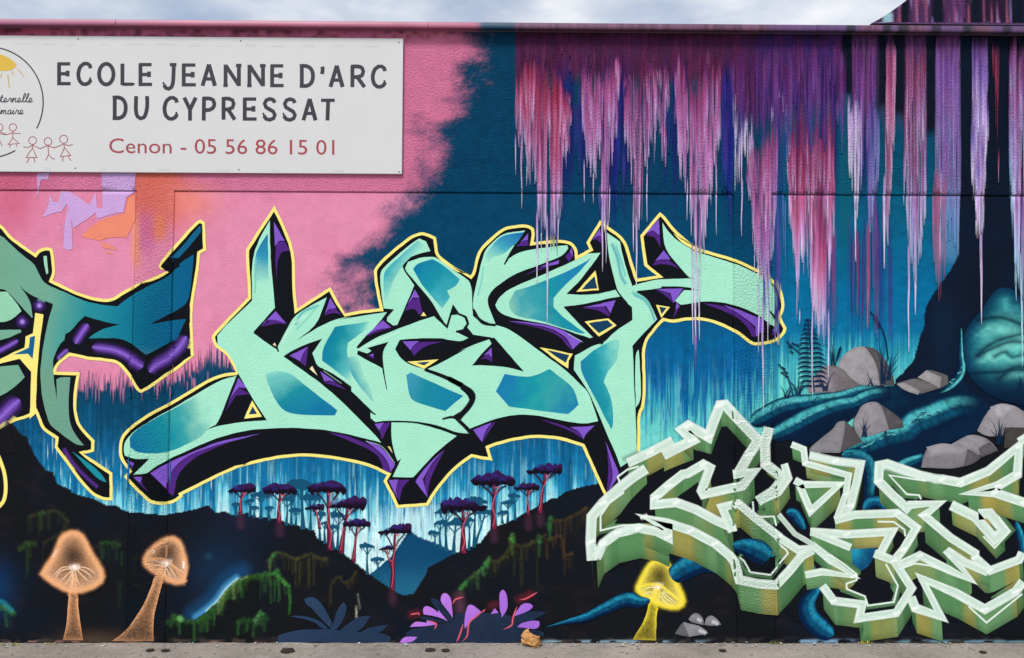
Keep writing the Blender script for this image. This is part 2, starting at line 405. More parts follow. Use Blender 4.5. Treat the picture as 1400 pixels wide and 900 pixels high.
# ================================================================== THE WALL
HILL = [(-700, 600), (-200, 590), (-60, 560), (0, 566), (16, 579), (30, 596), (36, 596), (39, 606), (50, 628), (62, 643), (72, 646), (78, 662), (95, 669), (98, 674), (107, 677), (130, 683),
        (145, 691), (160, 692), (166, 697), (175, 700), (190, 701), (225, 704), (250, 700), (272, 695), (284, 691), (289, 695), (295, 702), (307, 699), (316, 704), (325, 705), (337, 701),
        (350, 707), (377, 709), (395, 716), (412, 720), (430, 726), (433, 735), (445, 741), (460, 750), (480, 765), (500, 781), (517, 794), (535, 806), (550, 814), (565, 813), (575, 797),
        (582, 786), (585, 776), (622, 757), (657, 742), (667, 728), (675, 721), (690, 716), (704, 709), (725, 698), (745, 687), (755, 681), (762, 681), (771, 674), (784, 669), (800, 665),
        (820, 661), (840, 654), (880, 642), (940, 628), (1000, 620), (1060, 596), (1150, 590), (1400, 580), (2100, 560), (2100, 1000), (-700, 1000)]
MOUNT = [(500, 790), (520, 774), (536, 760), (548, 742), (556, 730), (562, 726), (572, 735), (597, 743), (610, 750), (628, 757), (600, 800), (560, 830), (520, 820)]
TRUNK = T(3, 1, '1050,-760 1050,-400 1052,0 1046,490 1000,580 900,715 862,790 855,900') + T(3, 2, '840,20 800,170 740,240 700,275 690,330 720,420 800,560') + [(1262, 622), (1330, 640), (1420, 660), (2100, 700), (2100, -400), (1312, -400)]
COLS = [(1151, 1165, 128), (1200, 1213, 145), (1221, 1237, 156), (1266, 1281, 181)]
def backdrop(U, V):
    shp = U.shape; U = U.ravel(); V = V.ravel(); P = np.stack([U, V], 1)
    s1 = vnoise(U/1.9, V/95, 1); s2 = vnoise(U/4.5, V/150, 2); s3 = vnoise(U/11, V/220, 3)
    st = .5*s1+.3*s2+.2*s3
    cl = fbm(U/26, V/26, 4, 5)
    # --- teal sky of the painting, streaked downwards
    vv = V+130*(st-.5)*ss(420, 520, V)
    left = ramp(vv, [(0, (8, 62, 92)), (300, (4, 64, 98)), (500, (6, 62, 94)), (565, (10, 72, 106)), (610, (14, 94, 140)), (655, (18, 114, 162)), (682, (40, 148, 188)), (704, (130, 214, 228)), (736, (208, 242, 244))])
    midd = ramp(vv, [(0, (10, 60, 88)), (260, (5, 62, 96)), (400, (4, 74, 112)), (470, (6, 96, 148)), (525, (8, 100, 160)), (552, (40, 150, 182)), (580, (100, 202, 198)), (680, (130, 220, 208))])
    right = ramp(vv, [(0, (10, 58, 86)), (200, (6, 74, 104)), (300, (6, 90, 124)), (400, (4, 104, 150)), (455, (10, 112, 158)), (490, (50, 160, 180)), (545, (105, 210, 200)), (680, (110, 210, 200))])
    c = mix(left, midd, ss(800, 860, U)); c = mix(c, right, ss(1030, 1090, U+30*(s2-.5)))
    # thin light and dark streaks in the painted rain
    stre = ss(.70, .92, vnoise(U/1.35, V/38, 9))*ss(470, 560, V)*.5
    c = mix(c, lin((150, 222, 228)), stre*np.where(U < 840, ss(560, 680, V), .6))
    stre = ss(.70, .92, vnoise(U/1.5, V/46, 12))*ss(400, 520, V)*.45
    c = mix(c, lin((6, 70, 110)), stre)
    c = c*(.78+.44*fbm(U/9, V/7, 4, 15))[:, None]
    c = mix(c, lin((206, 240, 244)), .75*np.exp(-(((U-565)/34)**2+((V-712)/22)**2))*(V > 690))
    # --- pink field with a soft sprayed border
    ub = np.interp(V, [-400, 40, 70, 95, 125, 160, 215, 245, 262, 290, 312, 335, 348, 365, 395, 420, 440, 520], [690, 657, 650, 636, 622, 612, 592, 566, 560, 545, 530, 503, 490, 483, 478, 492, 505, 520])
    nb = (fbm(U/34, V/22, 3, 21)-.5)*90+(vnoise(U/2.2, V/2.2, 25)-.5)*20
    pk = ss(-32, 30, ub-8-U+nb*.85)
    vb = np.interp(U, [-700, 0, 100, 150, 190, 235, 262, 292, 312, 340, 420], [540, 536, 531, 530, 526, 521, 510, 496, 500, 508, 470])
    spk = ss(.45, 1, vnoise(U/1.7, V*0, 31))*12+ss(.6, 1, vnoise(U/.9+9, V*0, 33))*8-4
    pk = pk*ss(-1.2, 1.2, vb-spk-V)
    rough = (V < 262)*1.0
    pc = mix(np.tile(lin((221, 138, 170)), (len(U), 1)), lin((208, 112, 150)), rough*.8)
    pc = mix(pc, lin((203, 98, 130)), ss(80, 20, U+.25*(V-270))*ss(350, 300, V)*.85)
    pc = mix(pc, lin((216, 124, 158)), ss(.45, .7, fbm(U/60, V/50, 3, 41))*.5)
    pc = mix(pc, lin((216, 108, 92)), np.exp(-(((U-212)/46)**4+((V-262)/52)**4))*.95*ss(.2, .45, cl+.1))
    pc = mix(pc, lin((228, 132, 118)), np.exp(-(((U-262)/34)**2+((V-275)/26)**2))*.8)
    pc = mix(pc, lin((222, 124, 94)), np.exp(-(((U-214)/14)**4+((V-312)/18)**4))*.9)
    pc = mix(pc, lin((232, 148, 112)), np.exp(-(((U-186)/7)**4+((V-330)/38)**4))*.85)
    pc = mix(pc, lin((196, 98, 152)), np.exp(-(((U-200)/11)**4+((V-318)/30)**4))*.7)
    pc = pc*(.93+.14*fbm(U/9, V/9, 3, 44))[:, None]
    c = mix(c, pc, pk)
    # --- maroon and purple curtain under the coping
    vm = 108+38*(st-.5)+26*(fbm(U/24, U*0, 2, 51)-.5)
    vm = vm+np.interp(U, [700, 960, 1000, 1030, 1100, 1150, 1165], [0, 0, 30, 60, 40, 30, 30])
    mr = ss(14, -16, V-vm)*ss(702, 708, U)*ss(1164, 1160, U)
    mc = mix(np.tile(lin((74, 34, 70)), (len(U), 1)), lin((62, 40, 108)), ss(990, 1060, U)*(.4+.6*s2))
    mc = mix(mc, lin((112, 42, 82)), ss(.5, .8, s1)*.5)*(.8+.4*cl)[:, None]
    c = mix(c, mc, mr*.97)
    gap = ss(.5, .58, vnoise(U/9, U*0, 55))*ss(30, 110, V)
    c = mix(c, lin((26, 30, 104)), ss(702, 712, U)*ss(1200, 1190, U)*ss(60, 130, V)*ss(300+120*(s2-.5), 200, V)*ss(.55, .75, vnoise(U/7, U*0, 57))*.8)
    # upper right: purple ground with dark columns of the painted tree
    ur = ss(1160, 1166, U)*ss(190+60*(st-.5), 100, V)
    c = mix(c, lin((84, 48, 92)), ur*.9)
    c = mix(c, lin((118, 70, 128)), ur*ss(.5, .75, s2)*.7)
    c = mix(c, lin((100, 150, 196)), np.exp(-(((U-1297)/15)**6))*ss(240, 285, V)*ss(372, 340, V)*.5)
    for a, b, vend in COLS:
        c = mix(c, lin((14, 22, 38)), ss(a-4, a+3, U+3*(s1-.5))*ss(b+4, b-3, U+3*(s1-.5))*ss(vend+12, vend-8, V+10*(st-.5)))
    c = mix(c, lin((11, 90, 112)), ss(1146, 1150, U)*ss(1166, 1162, U)*ss(126, 133, V)*ss(420, 300, V)*.8)
    # --- the big painted trunk
    tk = pip(TRUNK, P)
    tcol = mix(np.tile(lin((13, 22, 40)), (len(U), 1)), lin((8, 28, 50)), ss(.35, .8, cl)*.5)
    tcol = mix(tcol, lin((12, 42, 68)), np.exp(-(((U-1290)/22)**2+((V-455)/60)**2))*.4)
    tcol = mix(tcol, lin((6, 24, 48)), ss(500, 560, V)*.6)
    c = mix(c, tcol, tk*1.0)
    # --- far mountain, black hills
    mt = pip(smooth(MOUNT, 1), P)
    c = mix(c, mix(np.tile(lin((14, 70, 108)), (len(U), 1)), lin((34, 104, 136)), ss(760, 812, V)*.8+.25*(cl-.5)), mt*1.0)
    hl = pip(HILL, P)
    hc = np.tile(lin((20, 22, 27)), (len(U), 1))
    hc = mix(hc, lin((15, 24, 36)), ss(.4, .75, fbm(U/70, V/60, 3, 61))*.6)
    hc = mix(hc, lin((34, 30, 34)), ss(.55, .8, fbm(U/22, V/16, 4, 63))*.45)
    hc = mix(hc, lin((18, 44, 72)), .85*np.exp(-(((U-300)/46)**2+((V-780)/46)**2)))
    hc = mix(hc, lin((14, 52, 92)), .9*np.exp(-(((U+8)/26)**2+((V-805)/38)**2)))
    hc = mix(hc, lin((92, 72, 54)), .55*np.exp(-(((U-130)/45)**2+((V-876)/12)**2)))
    hc = mix(hc, lin((30, 36, 66)), .5*np.exp(-(((U-335)/40)**2+((V-700)/30)**2)))
    c = mix(c, hc, hl*1.0)
    return c.reshape(shp+(3,))
def over(c, U, V, P, w, col, a=1.0, soft=.7, noise=0.0, curve=True):
    """airbrushed stroke onto the vertex colours of the wall face"""
    P = catmull(P, 5) if (curve and len(P) > 1) else np.asarray(P, float)
    lo = P.min(0)-w-2; hi = P.max(0)+w+2
    m = (U > lo[0]) & (U < hi[0]) & (V > lo[1]) & (V < hi[1])
    if not m.any(): return
    pts = np.stack([U[m], V[m]], 1)
    d = dist_poly(P, pts, False) if len(P) > 1 else np.hypot(*(pts-P[0]).T)
    t = ss(w, w*(1-soft), d)*a
    if noise: t = t*np.clip(1+noise*(vnoise(pts[:, 0]/1.6, pts[:, 1]/1.6, 71)-.5)*2, 0, 1)
    c[m] = mix(c[m], lin(col), t)

wall = empty('mural_wall', (0, 0, 0))
tag(wall, 'long rendered street wall covered by a graffiti mural of lettering and a night forest', 'wall', kind='thing')
ZT = wz(700, 43.0)                                        # top of the rendered face; the gap below the coping is added to deepen its shade
XL, XR = -4.9, 4.9
xa, xb = wx(-12, 450), wx(1412, 450)
FINE = 1.55*MPP
xs = np.concatenate([np.arange(XL, xa, .02), np.arange(xa, xb, FINE), np.arange(xb, XR, .02), [XR], VL]); xs = np.unique(np.round(xs, 5))
zs = np.unique(np.round(np.concatenate([np.arange(0, ZT, FINE), [ZT], HL]), 5))
def thin(a, keep):
    keep = np.round(np.array(keep), 5); o = [a[0]]
    for q in a[1:]:
        if q-o[-1] < .0004 and q not in keep: continue
        o.append(q)
    return np.array(o)
xs = thin(xs, VL); zs = thin(zs, HL)
GX, GZ = np.meshgrid(xs, zs)
px = to_px(np.stack([GX.ravel(), GZ.ravel()], 1)); U = px[:, 0].reshape(GX.shape); V = px[:, 1].reshape(GX.shape)
C = backdrop(U, V)
# --- mosses, glows and creepers sprayed on the black hills
GRN, OLV = (58, 116, 52), (78, 72, 38)
def creeper(pts, w, col, a, drips=(), dcol=None, dlen=30):
    r4 = random.Random(int(pts[0][0]*3+pts[-1][1]))
    for q in catmull(pts, 4):
        if r4.random() < .62:
            L = r4.uniform(5, 24); over(C, U, V, [(q[0]+r4.uniform(-2, 2), q[1]), (q[0]+r4.uniform(-2, 2), q[1]+L)], r4.uniform(1.8, 4.2), tuple(np.array(col)*r4.uniform(.45, .9)), a*r4.uniform(.2, .6), .9, .9)
    over(C, U, V, pts, w*.75, tuple(np.array(col)*.8), a*.75, .9, 1.0)
    r3 = random.Random(int(pts[0][0]*7+pts[0][1]))
    for q in catmull(pts, 3.5):
        if r3.random() < .8: over(C, U, V, [(q[0]+r3.gauss(0, 1.5), q[1]+r3.gauss(0, 1.6))], w*r3.uniform(.3, .9), tuple(np.array(col)*r3.uniform(.6, 1.2)), a*r3.uniform(.2, .7), 1.0, 1.0)
    for q in drips:
        L = dlen*random.uniform(.6, 1.3)
        over(C, U, V, [(q[0], q[1]), (q[0]+random.uniform(-1, 1), q[1]+L*.6), (q[0], q[1]+L)], random.uniform(1.6, 2.6), dcol or tuple(np.array(col)*.8), a*.45, .8, .7)
for pts, w, col, a, dr, dl in [
    (T(0, 3, '150,130 220,110 260,100 300,95 340,120 365,150'), 5, (64, 72, 44), .8, T(0, 3, '210,130 225,130 345,160'), 26),
    (T(0, 3, '215,110 235,110'), 7, (52, 88, 44), .8, [], 0),
    (T(0, 3, '365,150 345,200 300,235 240,265'), 4, (62, 62, 38), .7, T(0, 3, '235,270'), 30),
    (T(0, 3, '105,300 140,275 185,275'), 8, (56, 86, 42), .8, T(0, 3, '140,300 150,300'), 44),
    (T(0, 3, '545,275 590,268 650,285'), 6, (52, 92, 46), .9, T(0, 3, '555,290 565,290 665,320'), 26),
    (T(0, 3, '490,290 540,290'), 4, (62, 60, 40), .6, [], 0),
    (T(0, 3, '640,490 655,495'), 5, (44, 66, 36), .6, T(0, 3, '645,500 655,500'), 28),
    (T(0, 3, '725,360 745,350'), 5, (52, 54, 36), .6, T(0, 3, '735,380'), 28),
    (T(0, 3, '740,500 770,510'), 5, (46, 50, 34), .5, [], 0),
    (T(1, 3, '75,400 75,360 110,325 160,335 200,355 250,350 300,330 340,355 385,358'), 5, (84, 84, 44), .75, T(1, 3, '215,370 235,370 285,355 290,360 315,350 240,380'), 34),
    (T(1, 3, '75,390 80,350 115,325'), 5, (70, 130, 70), .8, T(1, 3, '75,400'), 14),
    (T(1, 3, '0,450 50,445 95,440 115,420 130,455'), 6, (62, 128, 56), .9, T(1, 3, '15,460 80,470 100,480 120,470 130,470'), 26),
    (T(1, 3, '100,440 140,470 180,510'), 5, (80, 160, 70), .9, T(1, 3, '180,530'), 30),
    (T(1, 3, '415,490 430,465 455,455 480,490 520,470 545,430'), 4, (80, 74, 42), .75, T(1, 3, '405,500 410,520'), 36),
    (T(1, 3, '1110,520 1140,490 1190,450 1240,410 1275,350'), 5, (74, 112, 60), .85, [], 0),
    (T(1, 3, '1240,410 1270,360'), 5, (70, 150, 74), .9, [], 0), (T(1, 3, '1120,520 1145,490'), 6, (66, 150, 72), .9, [], 0),
    (T(1, 3, '1280,370 1310,375 1350,350 1385,300 1390,250 1400,230'), 5, (80, 78, 42), .75, T(1, 3, '1305,390 1310,390'), 14),
    (T(2, 3, '0,225 10,270 50,290 120,270 150,240 175,235'), 5, (74, 74, 40), .8, T(2, 3, '50,300 55,320 140,290 10,300'), 44),
    (T(2, 3, '0,230 5,260'), 7, (70, 150, 70), .9, T(2, 3, '0,280'), 20), (T(2, 3, '150,240 150,265'), 7, (60, 126, 64), .8, T(2, 3, '150,270'), 24),
    (T(2, 3, '190,255 230,240 270,235 285,300 290,340 330,325'), 4, (92, 72, 36), .8, T(2, 3, '195,270 280,260 290,330'), 28),
    (T(2, 3, '210,140 205,190'), 6, (60, 126, 64), .85, T(2, 3, '210,190'), 16),
    (T(2, 3, '225,150 290,145 320,130 360,110 405,80'), 4, (92, 76, 38), .8, T(2, 3, '240,155 265,150 290,150 325,130'), 26)]:
    creeper(pts, w, col, a, dr, None, dl)
# glowing ridges low on the wall
rid = T(0, 3, '1075,685 1130,645 1190,590 1240,520 1300,470 1345,450 1400,440')+T(1, 3, '20,450')
over(C, U, V, [(p[0]-6, p[1]-6) for p in rid[:6]], 20, (22, 74, 118), .6, 1.0)
over(C, U, V, [(p[0]-2, p[1]-2) for p in rid[:5]], 8, (70, 150, 200), .8, 1.0)
over(C, U, V, [(p[0]-.5, p[1]-.5) for p in rid[1:5]], 3.2, (170, 220, 236), .9, 1.0)
ridge_black = rid+[(355, 879), (225, 879), (228, 850), (262, 850)]
mk = pip(ridge_black, np.stack([U.ravel(), V.ravel()], 1)).reshape(U.shape); C[mk] = lin((18, 22, 24))
creeper([(p[0]+2, p[1]+3) for p in rid], 7, (64, 116, 46), .95)
creeper([(p[0]+2.5, p[1]+5) for p in rid], 7, (40, 80, 36), .9)
creeper([(p[0]+1, p[1]+1.5) for p in rid[2:6]], 4, (150, 190, 110), .8)
creeper(T(0, 3, '915,705 960,690 985,680 1010,700 1060,700 1090,690'), 8, (52, 100, 44), .9)
over(C, U, V, T(0, 3, '980,685 985,690'), 6, (120, 190, 110), .8, .9, .5)
for q in T(0, 3, '1310,480 1170,640 980,710 1130,700 1300,700 1350,700 1060,710'):
    over(C, U, V, [q, (q[0], q[1]+random.uniform(12, 26))], 3, (44, 96, 46), .6, .9, .6)
creeper(T(0, 3, '1300,710 1340,690 1400,700')+T(1, 3, '20,660 60,690'), 8, (44, 92, 46), .9)
creeper(T(0, 3, '1390,690 1400,680')+T(1, 3, '20,655 40,660'), 5, (96, 160, 90), .8)
creeper(T(0, 3, '-40,600 0,620 30,630 70,655'), 8, (70, 140, 60), .9); over(C, U, V, T(0, 3, '0,590 20,600 60,640'), 5, (40, 130, 150), .7, .9)
over(C, U, V, [(285, 761)], 9, (40, 78, 100), .45, 1)
# purple glow under the painted trees, red glow round the low plants
for q in [(328, 703), (382, 714), (675, 722), (536, 808), (722, 705), (738, 700)]:
    over(C, U, V, [(q[0], q[1]+4), (q[0]+1, q[1]+16)], 9, (76, 44, 66), .6, 1, .5)
over(C, U, V, Q(540, 760, '510,330 520,430', 5.833), 13, (104, 62, 84), .6, 1, .6)
for s in ('130,470 180,460', '310,540 330,560', '990,350 1080,310', '880,590 930,560', '770,400 800,390'):
    over(C, U, V, Q(540, 760, s, 5.833), 9, (112, 34, 52), .55, 1, .8)
for s in ('545,560 565,590 540,650', '690,340 705,470'): pass
over(C, U, V, Q(380, 760, '685,450 690,540', 6.43), 2.2, (180, 176, 160), .8, .8, .8); over(C, U, V, Q(380, 760, '700,340 720,470', 6.43), 1.8, (120, 120, 110), .7, .8, .8)
# foot of the wall: splash-back dirt and old paint
foot = ss(10, 0, 879-V)
C = mix(C, lin((70, 66, 62)), foot*ss(.4, .75, vnoise(U/9, V/3, 81))*.7)
C = mix(C, lin((120, 160, 190)), ss(6, 2, 879-V)*ss(.45, .6, vnoise(U/16, V/6, 83))*ss(1050, 1075, U)*ss(1175, 1160, U))
C = mix(C, lin((140, 170, 190)), ss(5, 1, 879-V)*ss(.45, .6, vnoise(U/12, V/4, 84))*ss(735, 745, U)*ss(1010, 900, U)*.9)
C = mix(C, lin((120, 160, 180)), ss(5, 1, 879-V)*ss(.4, .6, vnoise(U/14, V/4, 85))*ss(1220, 1240, U)*.7)
C = mix(C, lin((150, 110, 104)), ss(4, 1, 879-V)*ss(.45, .6, vnoise(U/10, V/4, 86))*ss(380, 300, U)*.8)
# shade right under the coping, painted into the colours as a blotchy black band
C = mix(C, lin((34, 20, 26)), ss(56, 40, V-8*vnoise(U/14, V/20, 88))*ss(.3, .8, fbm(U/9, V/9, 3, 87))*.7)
n0, n1 = GX.shape
cu_, cv_ = np.meshgrid(np.arange(CAN.w)+CAN.u0, np.arange(CAN.h)+CAN.v0)           # copy of the finished ground coat for blending
cw = wall_pt(np.stack([cu_.ravel(), cv_.ravel()], 1)); ix = np.clip(np.searchsorted(xs, cw[:, 0]), 0, n1-1); iz = np.clip(np.searchsorted(zs, cw[:, 1]), 0, n0-1)
CAN.a[:] = C[iz, ix].reshape(CAN.h, CAN.w, 3)
Y = relief(GX, GZ)
idx = np.arange(n0*n1).reshape(n0, n1)
F = np.stack([idx[:-1, :-1], idx[:-1, 1:], idx[1:, 1:], idx[1:, :-1]], -1).reshape(-1, 4)
rgba = np.concatenate([np.clip(C, 0, 1)*ALB, np.ones(GX.shape+(1,))], -1).reshape(-1, 4)
face = raw_mesh('rendered_face', np.stack([GX.ravel(), Y.ravel(), GZ.ravel()], 1), F, M['wall'], wall, rgba)
plain('block', (120, 112, 106), .9, .2, bump=.004)
def box_mesh(name, lo, hi, mat, parent=None, bev=0.0, base=(0, 0, 0)):
    bm = bmesh.new(); bmesh.ops.create_cube(bm, size=1)
    for v in bm.verts:
        v.co = Vector([(lo[i]+hi[i])/2+v.co[i]*(hi[i]-lo[i])-base[i] for i in range(3)])
    if bev: bmesh.ops.bevel(bm, geom=bm.edges[:], offset=bev, segments=2, affect='EDGES')
    me = bpy.data.meshes.new(name); bm.to_mesh(me); bm.free(); o = bpy.data.objects.new(name, me); COL.objects.link(o); me.materials.append(mat)
    if parent: o.parent = parent
    return o
box_mesh('masonry_core', (XL, .02, -.3), (XR, .24, ZT), M['block'], wall)

# ------------------------------------------------------------------ coping: folded sheet metal lengths, painted over
plain('coping_paint', None, .45, .4, bump=.0006, scale=120, var=.12, attr=True)
OV = .052
zc0 = CAM[2]+(wz(700, 39.6)-CAM[2])*(DIST-OV)/DIST; zc1 = CAM[2]+(wz(700, 30.6)-CAM[2])*(DIST-OV)/DIST
def coping_colour(x):
    u = to_px(np.stack([x, np.full(len(x), ZT)], 1))[:, 0]
    n1_, n2_ = vnoise(u/2.2, u*0, 91), vnoise(u/30, u*0, 92)
    c = mix(np.tile(lin((172, 96, 126)), (len(u), 1)), lin((156, 78, 108)), n2_)
    c = mix(c, lin((150, 98, 134)), ss(300, 0, u)*.5)
    c = mix(c, lin((16, 62, 92)), ss(648, 662, u))
    pu = mix(np.tile(lin((78, 46, 70)), (len(u), 1)), lin((116, 74, 104)), n1_)
    c = mix(c, pu, ss(698, 708, u)); c = mix(c, lin((84, 62, 118)), ss(1000, 1100, u)*ss(.4, .7, n2_)*.7)
    for a, b, e in COLS+[(1308, 1322, 0), (1362, 1376, 0)]: c = mix(c, lin((24, 26, 40)), ss(a-1, a+3, u)*ss(b+1, b-3, u)*.9)
    return c
prof = [(0.0, zc0+.004), (-OV+.004, zc0+.004), (-OV+.004, zc0), (-OV, zc0), (-OV-.001, zc0+.012), (-OV, zc1-.004), (-OV+.004, zc1), (.10, zc1-.006), (.27, zc1-.002), (.27, zc0-.01), (.24, zc0-.01)]
cuts = [XL, wx(-330, 35), wx(164, 35), wx(586, 35), wx(1112, 35), wx(1560, 35), XR]
for i in range(len(cuts)-1):
    a, b = cuts[i]+.0012, cuts[i+1]-.0012
    xx = np.linspace(a, b, int((b-a)/.008)+2); R = len(prof); sag = RNG.normal(0, .0004)
    cc = coping_colour(xx); co = []; col = []
    wob = .0012*(vnoise(xx*1.3, xx*0, 95+i)-.5)
    for k, x in enumerate(xx):
        for (y, z) in prof:
            co.append((x, y, z+sag+wob[k])); t = cc[k] if y < .0 and z < zc1-.002 else cc[k]*.75+.1; col.append((*(t*ALB), 1))
    ii = (np.arange(len(xx)-1)[:, None]*R+np.arange(R-1)[None]).ravel()
    F = np.stack([ii, ii+1, ii+R+1, ii+R], 1)
    o = raw_mesh('coping', co, F[:, ::-1], M['coping_paint'], wall, col)
# ------------------------------------------------------------------ raised, curved end of the wall at the right
par = T(3, 0, '565,128 610,104 660,74 700,44 740,16 770,-8 800,-45 830,-100 870,-160')+[(1300, -62), (1345, -85), (1420, -95), (2000, -98), (2000, 31.5)]
par = smooth(par, 2, 40)
PY = -OV+.004
def px_plane(uv, y):
    uv = np.atleast_2d(np.asarray(uv, float)); d = fw[None]+((uv[:, :1]-700)/FPX)*r2[None]-((uv[:, 1:2]-450)/FPX)*u2[None]; t = (DIST+y)/d[:, 1]
    return np.stack([CAM[0]+d[:, 0]*t, CAM[2]+d[:, 2]*t], 1)
pxz = px_plane(par, PY); pxz[:, 1] = np.maximum(pxz[:, 1], zc1+.0005); pxz = pxz[pxz[:, 0] < XR]; pxz = np.vstack([pxz, [(XR, pxz[-1, 1]), (XR, zc1+.0005)]])
lo, hi = pxz.min(0), pxz.max(0)
gx, gz = np.meshgrid(np.arange(lo[0], hi[0], .011), np.arange(lo[1], hi[1], .02)); g = np.stack([gx.ravel(), gz.ravel()], 1); g = g[pip(pxz, g)]
Vv = np.vstack([pxz, g]); r = delaunay_2d_cdt([Vector(p) for p in Vv.tolist()], [(i, (i+1) % len(pxz)) for i in range(len(pxz))], [], 0, 1e-5)
vv = np.array([(p.x, p.y) for p in r[0]]); ff = np.array([f for f in r[2]]); ff = ff[pip(pxz, vv[ff].mean(1))]
a = np.cross(vv[ff[:, 1]]-vv[ff[:, 0]], vv[ff[:, 2]]-vv[ff[:, 0]]); ff = np.where((a < 0)[:, None], ff[:, ::-1], ff)
up_ = to_px(vv); pc = mix(backdrop(np.maximum(up_[:, 0], 1168), np.full(len(up_), 60.0)+0*up_[:, 1]), lin((72, 40, 74)), .3+.0*up_[:, 0])
pc = mix(pc, lin((16, 24, 40)), np.maximum.reduce([ss(a_-2, a_+2, up_[:, 0])*ss(b_+2, b_-2, up_[:, 0]) for a_, b_ in ((1226, 1236), (1270, 1284), (1322, 1334), (1375, 1392))]))
pc = mix(pc, lin((150, 190, 205)), ss(1200, 1203, up_[:, 0])*ss(1217, 1213, up_[:, 0])*ss(20, 24, up_[:, 1]))
pc = mix(pc, lin((168, 92, 124)), ss(.55, .85, vnoise(up_[:, 0]/2.6, up_[:, 1]/60, 7))*.75*(np.linalg.norm(pc, axis=1) > .03)); pc = mix(pc, lin((150, 130, 190)), ss(.72, .95, vnoise(up_[:, 0]/2.1, up_[:, 1]/50, 9))*.8*(np.linalg.norm(pc, axis=1) > .03))
nF = len(vv); co = np.vstack([np.column_stack([vv[:, 0], np.full(nF, PY), vv[:, 1]]), np.column_stack([pxz[:, 0], np.full(len(pxz), PY), pxz[:, 1]]), np.column_stack([pxz[:, 0], np.full(len(pxz), PY+.035), pxz[:, 1]])])
e = np.arange(len(pxz)); e2 = (e+1) % len(pxz); A, B = nF+e, nF+len(pxz)+e; A2, B2 = nF+e2, nF+len(pxz)+e2
ff = np.vstack([ff, np.stack([A, B2, A2], 1), np.stack([A, B, B2], 1)])
edge_c = np.tile(lin((96, 70, 96)), (2*len(pxz), 1))
parapet = raw_mesh('raised_parapet', co, ff, M['solid'], wall, np.column_stack([np.vstack([pc, edge_c])*ALB, np.ones(len(co))]))
tag(parapet, 'raised end of the wall with a curved edge, painted in purple and pink streaks')

# ================================================================== GROUND
def pavement_mat():
    m, nt, b, o = new_mat('worn_concrete'); L = nt.links
    geo = nt.nodes.new('ShaderNodeNewGeometry')
    a = nnode(nt, 'ShaderNodeTexNoise', Scale=2.2, Detail=8.0, Roughness=.65); c = nnode(nt, 'ShaderNodeTexNoise', Scale=160.0, Detail=3.0); d = nnode(nt, 'ShaderNodeTexNoise', Scale=17.0, Detail=6.0, Roughness=.7)
    v = nnode(nt, 'ShaderNodeTexVoronoi', Scale=210.0)
    for q in (a, c, d, v): L.new(geo.outputs['Position'], q.inputs['Vector'])
    r1 = nt.nodes.new('ShaderNodeValToRGB'); r1.color_ramp.elements[0].color = (*lin((104, 98, 93)), 1); r1.color_ramp.elements[1].color = (*lin((172, 163, 155)), 1)
    r1.color_ramp.elements[0].position = .33; r1.color_ramp.elements[1].position = .68
    f = math_n(nt, 'ADD', math_n(nt, 'MULTIPLY', a.outputs['Fac'], .5), math_n(nt, 'ADD', math_n(nt, 'MULTIPLY', d.outputs['Fac'], .3), math_n(nt, 'MULTIPLY', c.outputs['Fac'], .2)))
    L.new(f, r1.inputs[0])
    mx_ = nt.nodes.new('ShaderNodeMix'); mx_.data_type = 'RGBA'; mx_.inputs['B'].default_value = (*lin((66, 61, 58)), 1)
    L.new(math_n(nt, 'MULTIPLY', math_n(nt, 'GREATER_THAN', d.outputs['Fac'], .60), .55), mx_.inputs['Factor']); L.new(r1.outputs[0], mx_.inputs['A'])
    L.new(mx_.outputs['Result'], b.inputs['Base Color'])
    bp = nnode(nt, 'ShaderNodeBump', Strength=.7, Distance=.004); L.new(math_n(nt, 'ADD', c.outputs['Fac'], v.outputs['Distance']), bp.inputs['Height']); L.new(bp.outputs[0], b.inputs['Normal'])
    b.inputs['Roughness'].default_value = .88; b.inputs['Specular IOR Level'].default_value = .25; return m
M['pavement'] = pavement_mat()
g = raw_mesh('ground', [(-400, -400, -.02), (400, -400, -.02), (400, 400, -.02), (-400, 400, -.02)], [(0, 1, 2, 3)], M['pavement']); tag(g, kind='structure')
# the pavement along the wall, slightly uneven
gx, gy = np.meshgrid(np.linspace(-8, 8, 400), np.concatenate([np.linspace(-2.4, -.4, 20), np.linspace(-.38, .0, 40)]))
gzv = .004*(fbm(gx*3, gy*3, 4, 101)-.5)+.006*ss(-.07, 0, gy)*(vnoise(gx*14, gy*9, 103))
gzv = gzv-.004
idx = np.arange(gx.size).reshape(gx.shape)
F = np.stack([idx[:-1, :-1], idx[:-1, 1:], idx[1:, 1:], idx[1:, :-1]], -1).reshape(-1, 4)
g = raw_mesh('pavement', np.stack([gx.ravel(), gy.ravel(), gzv.ravel()], 1), F, M['pavement'], None, None, True); tag(g, kind='structure')
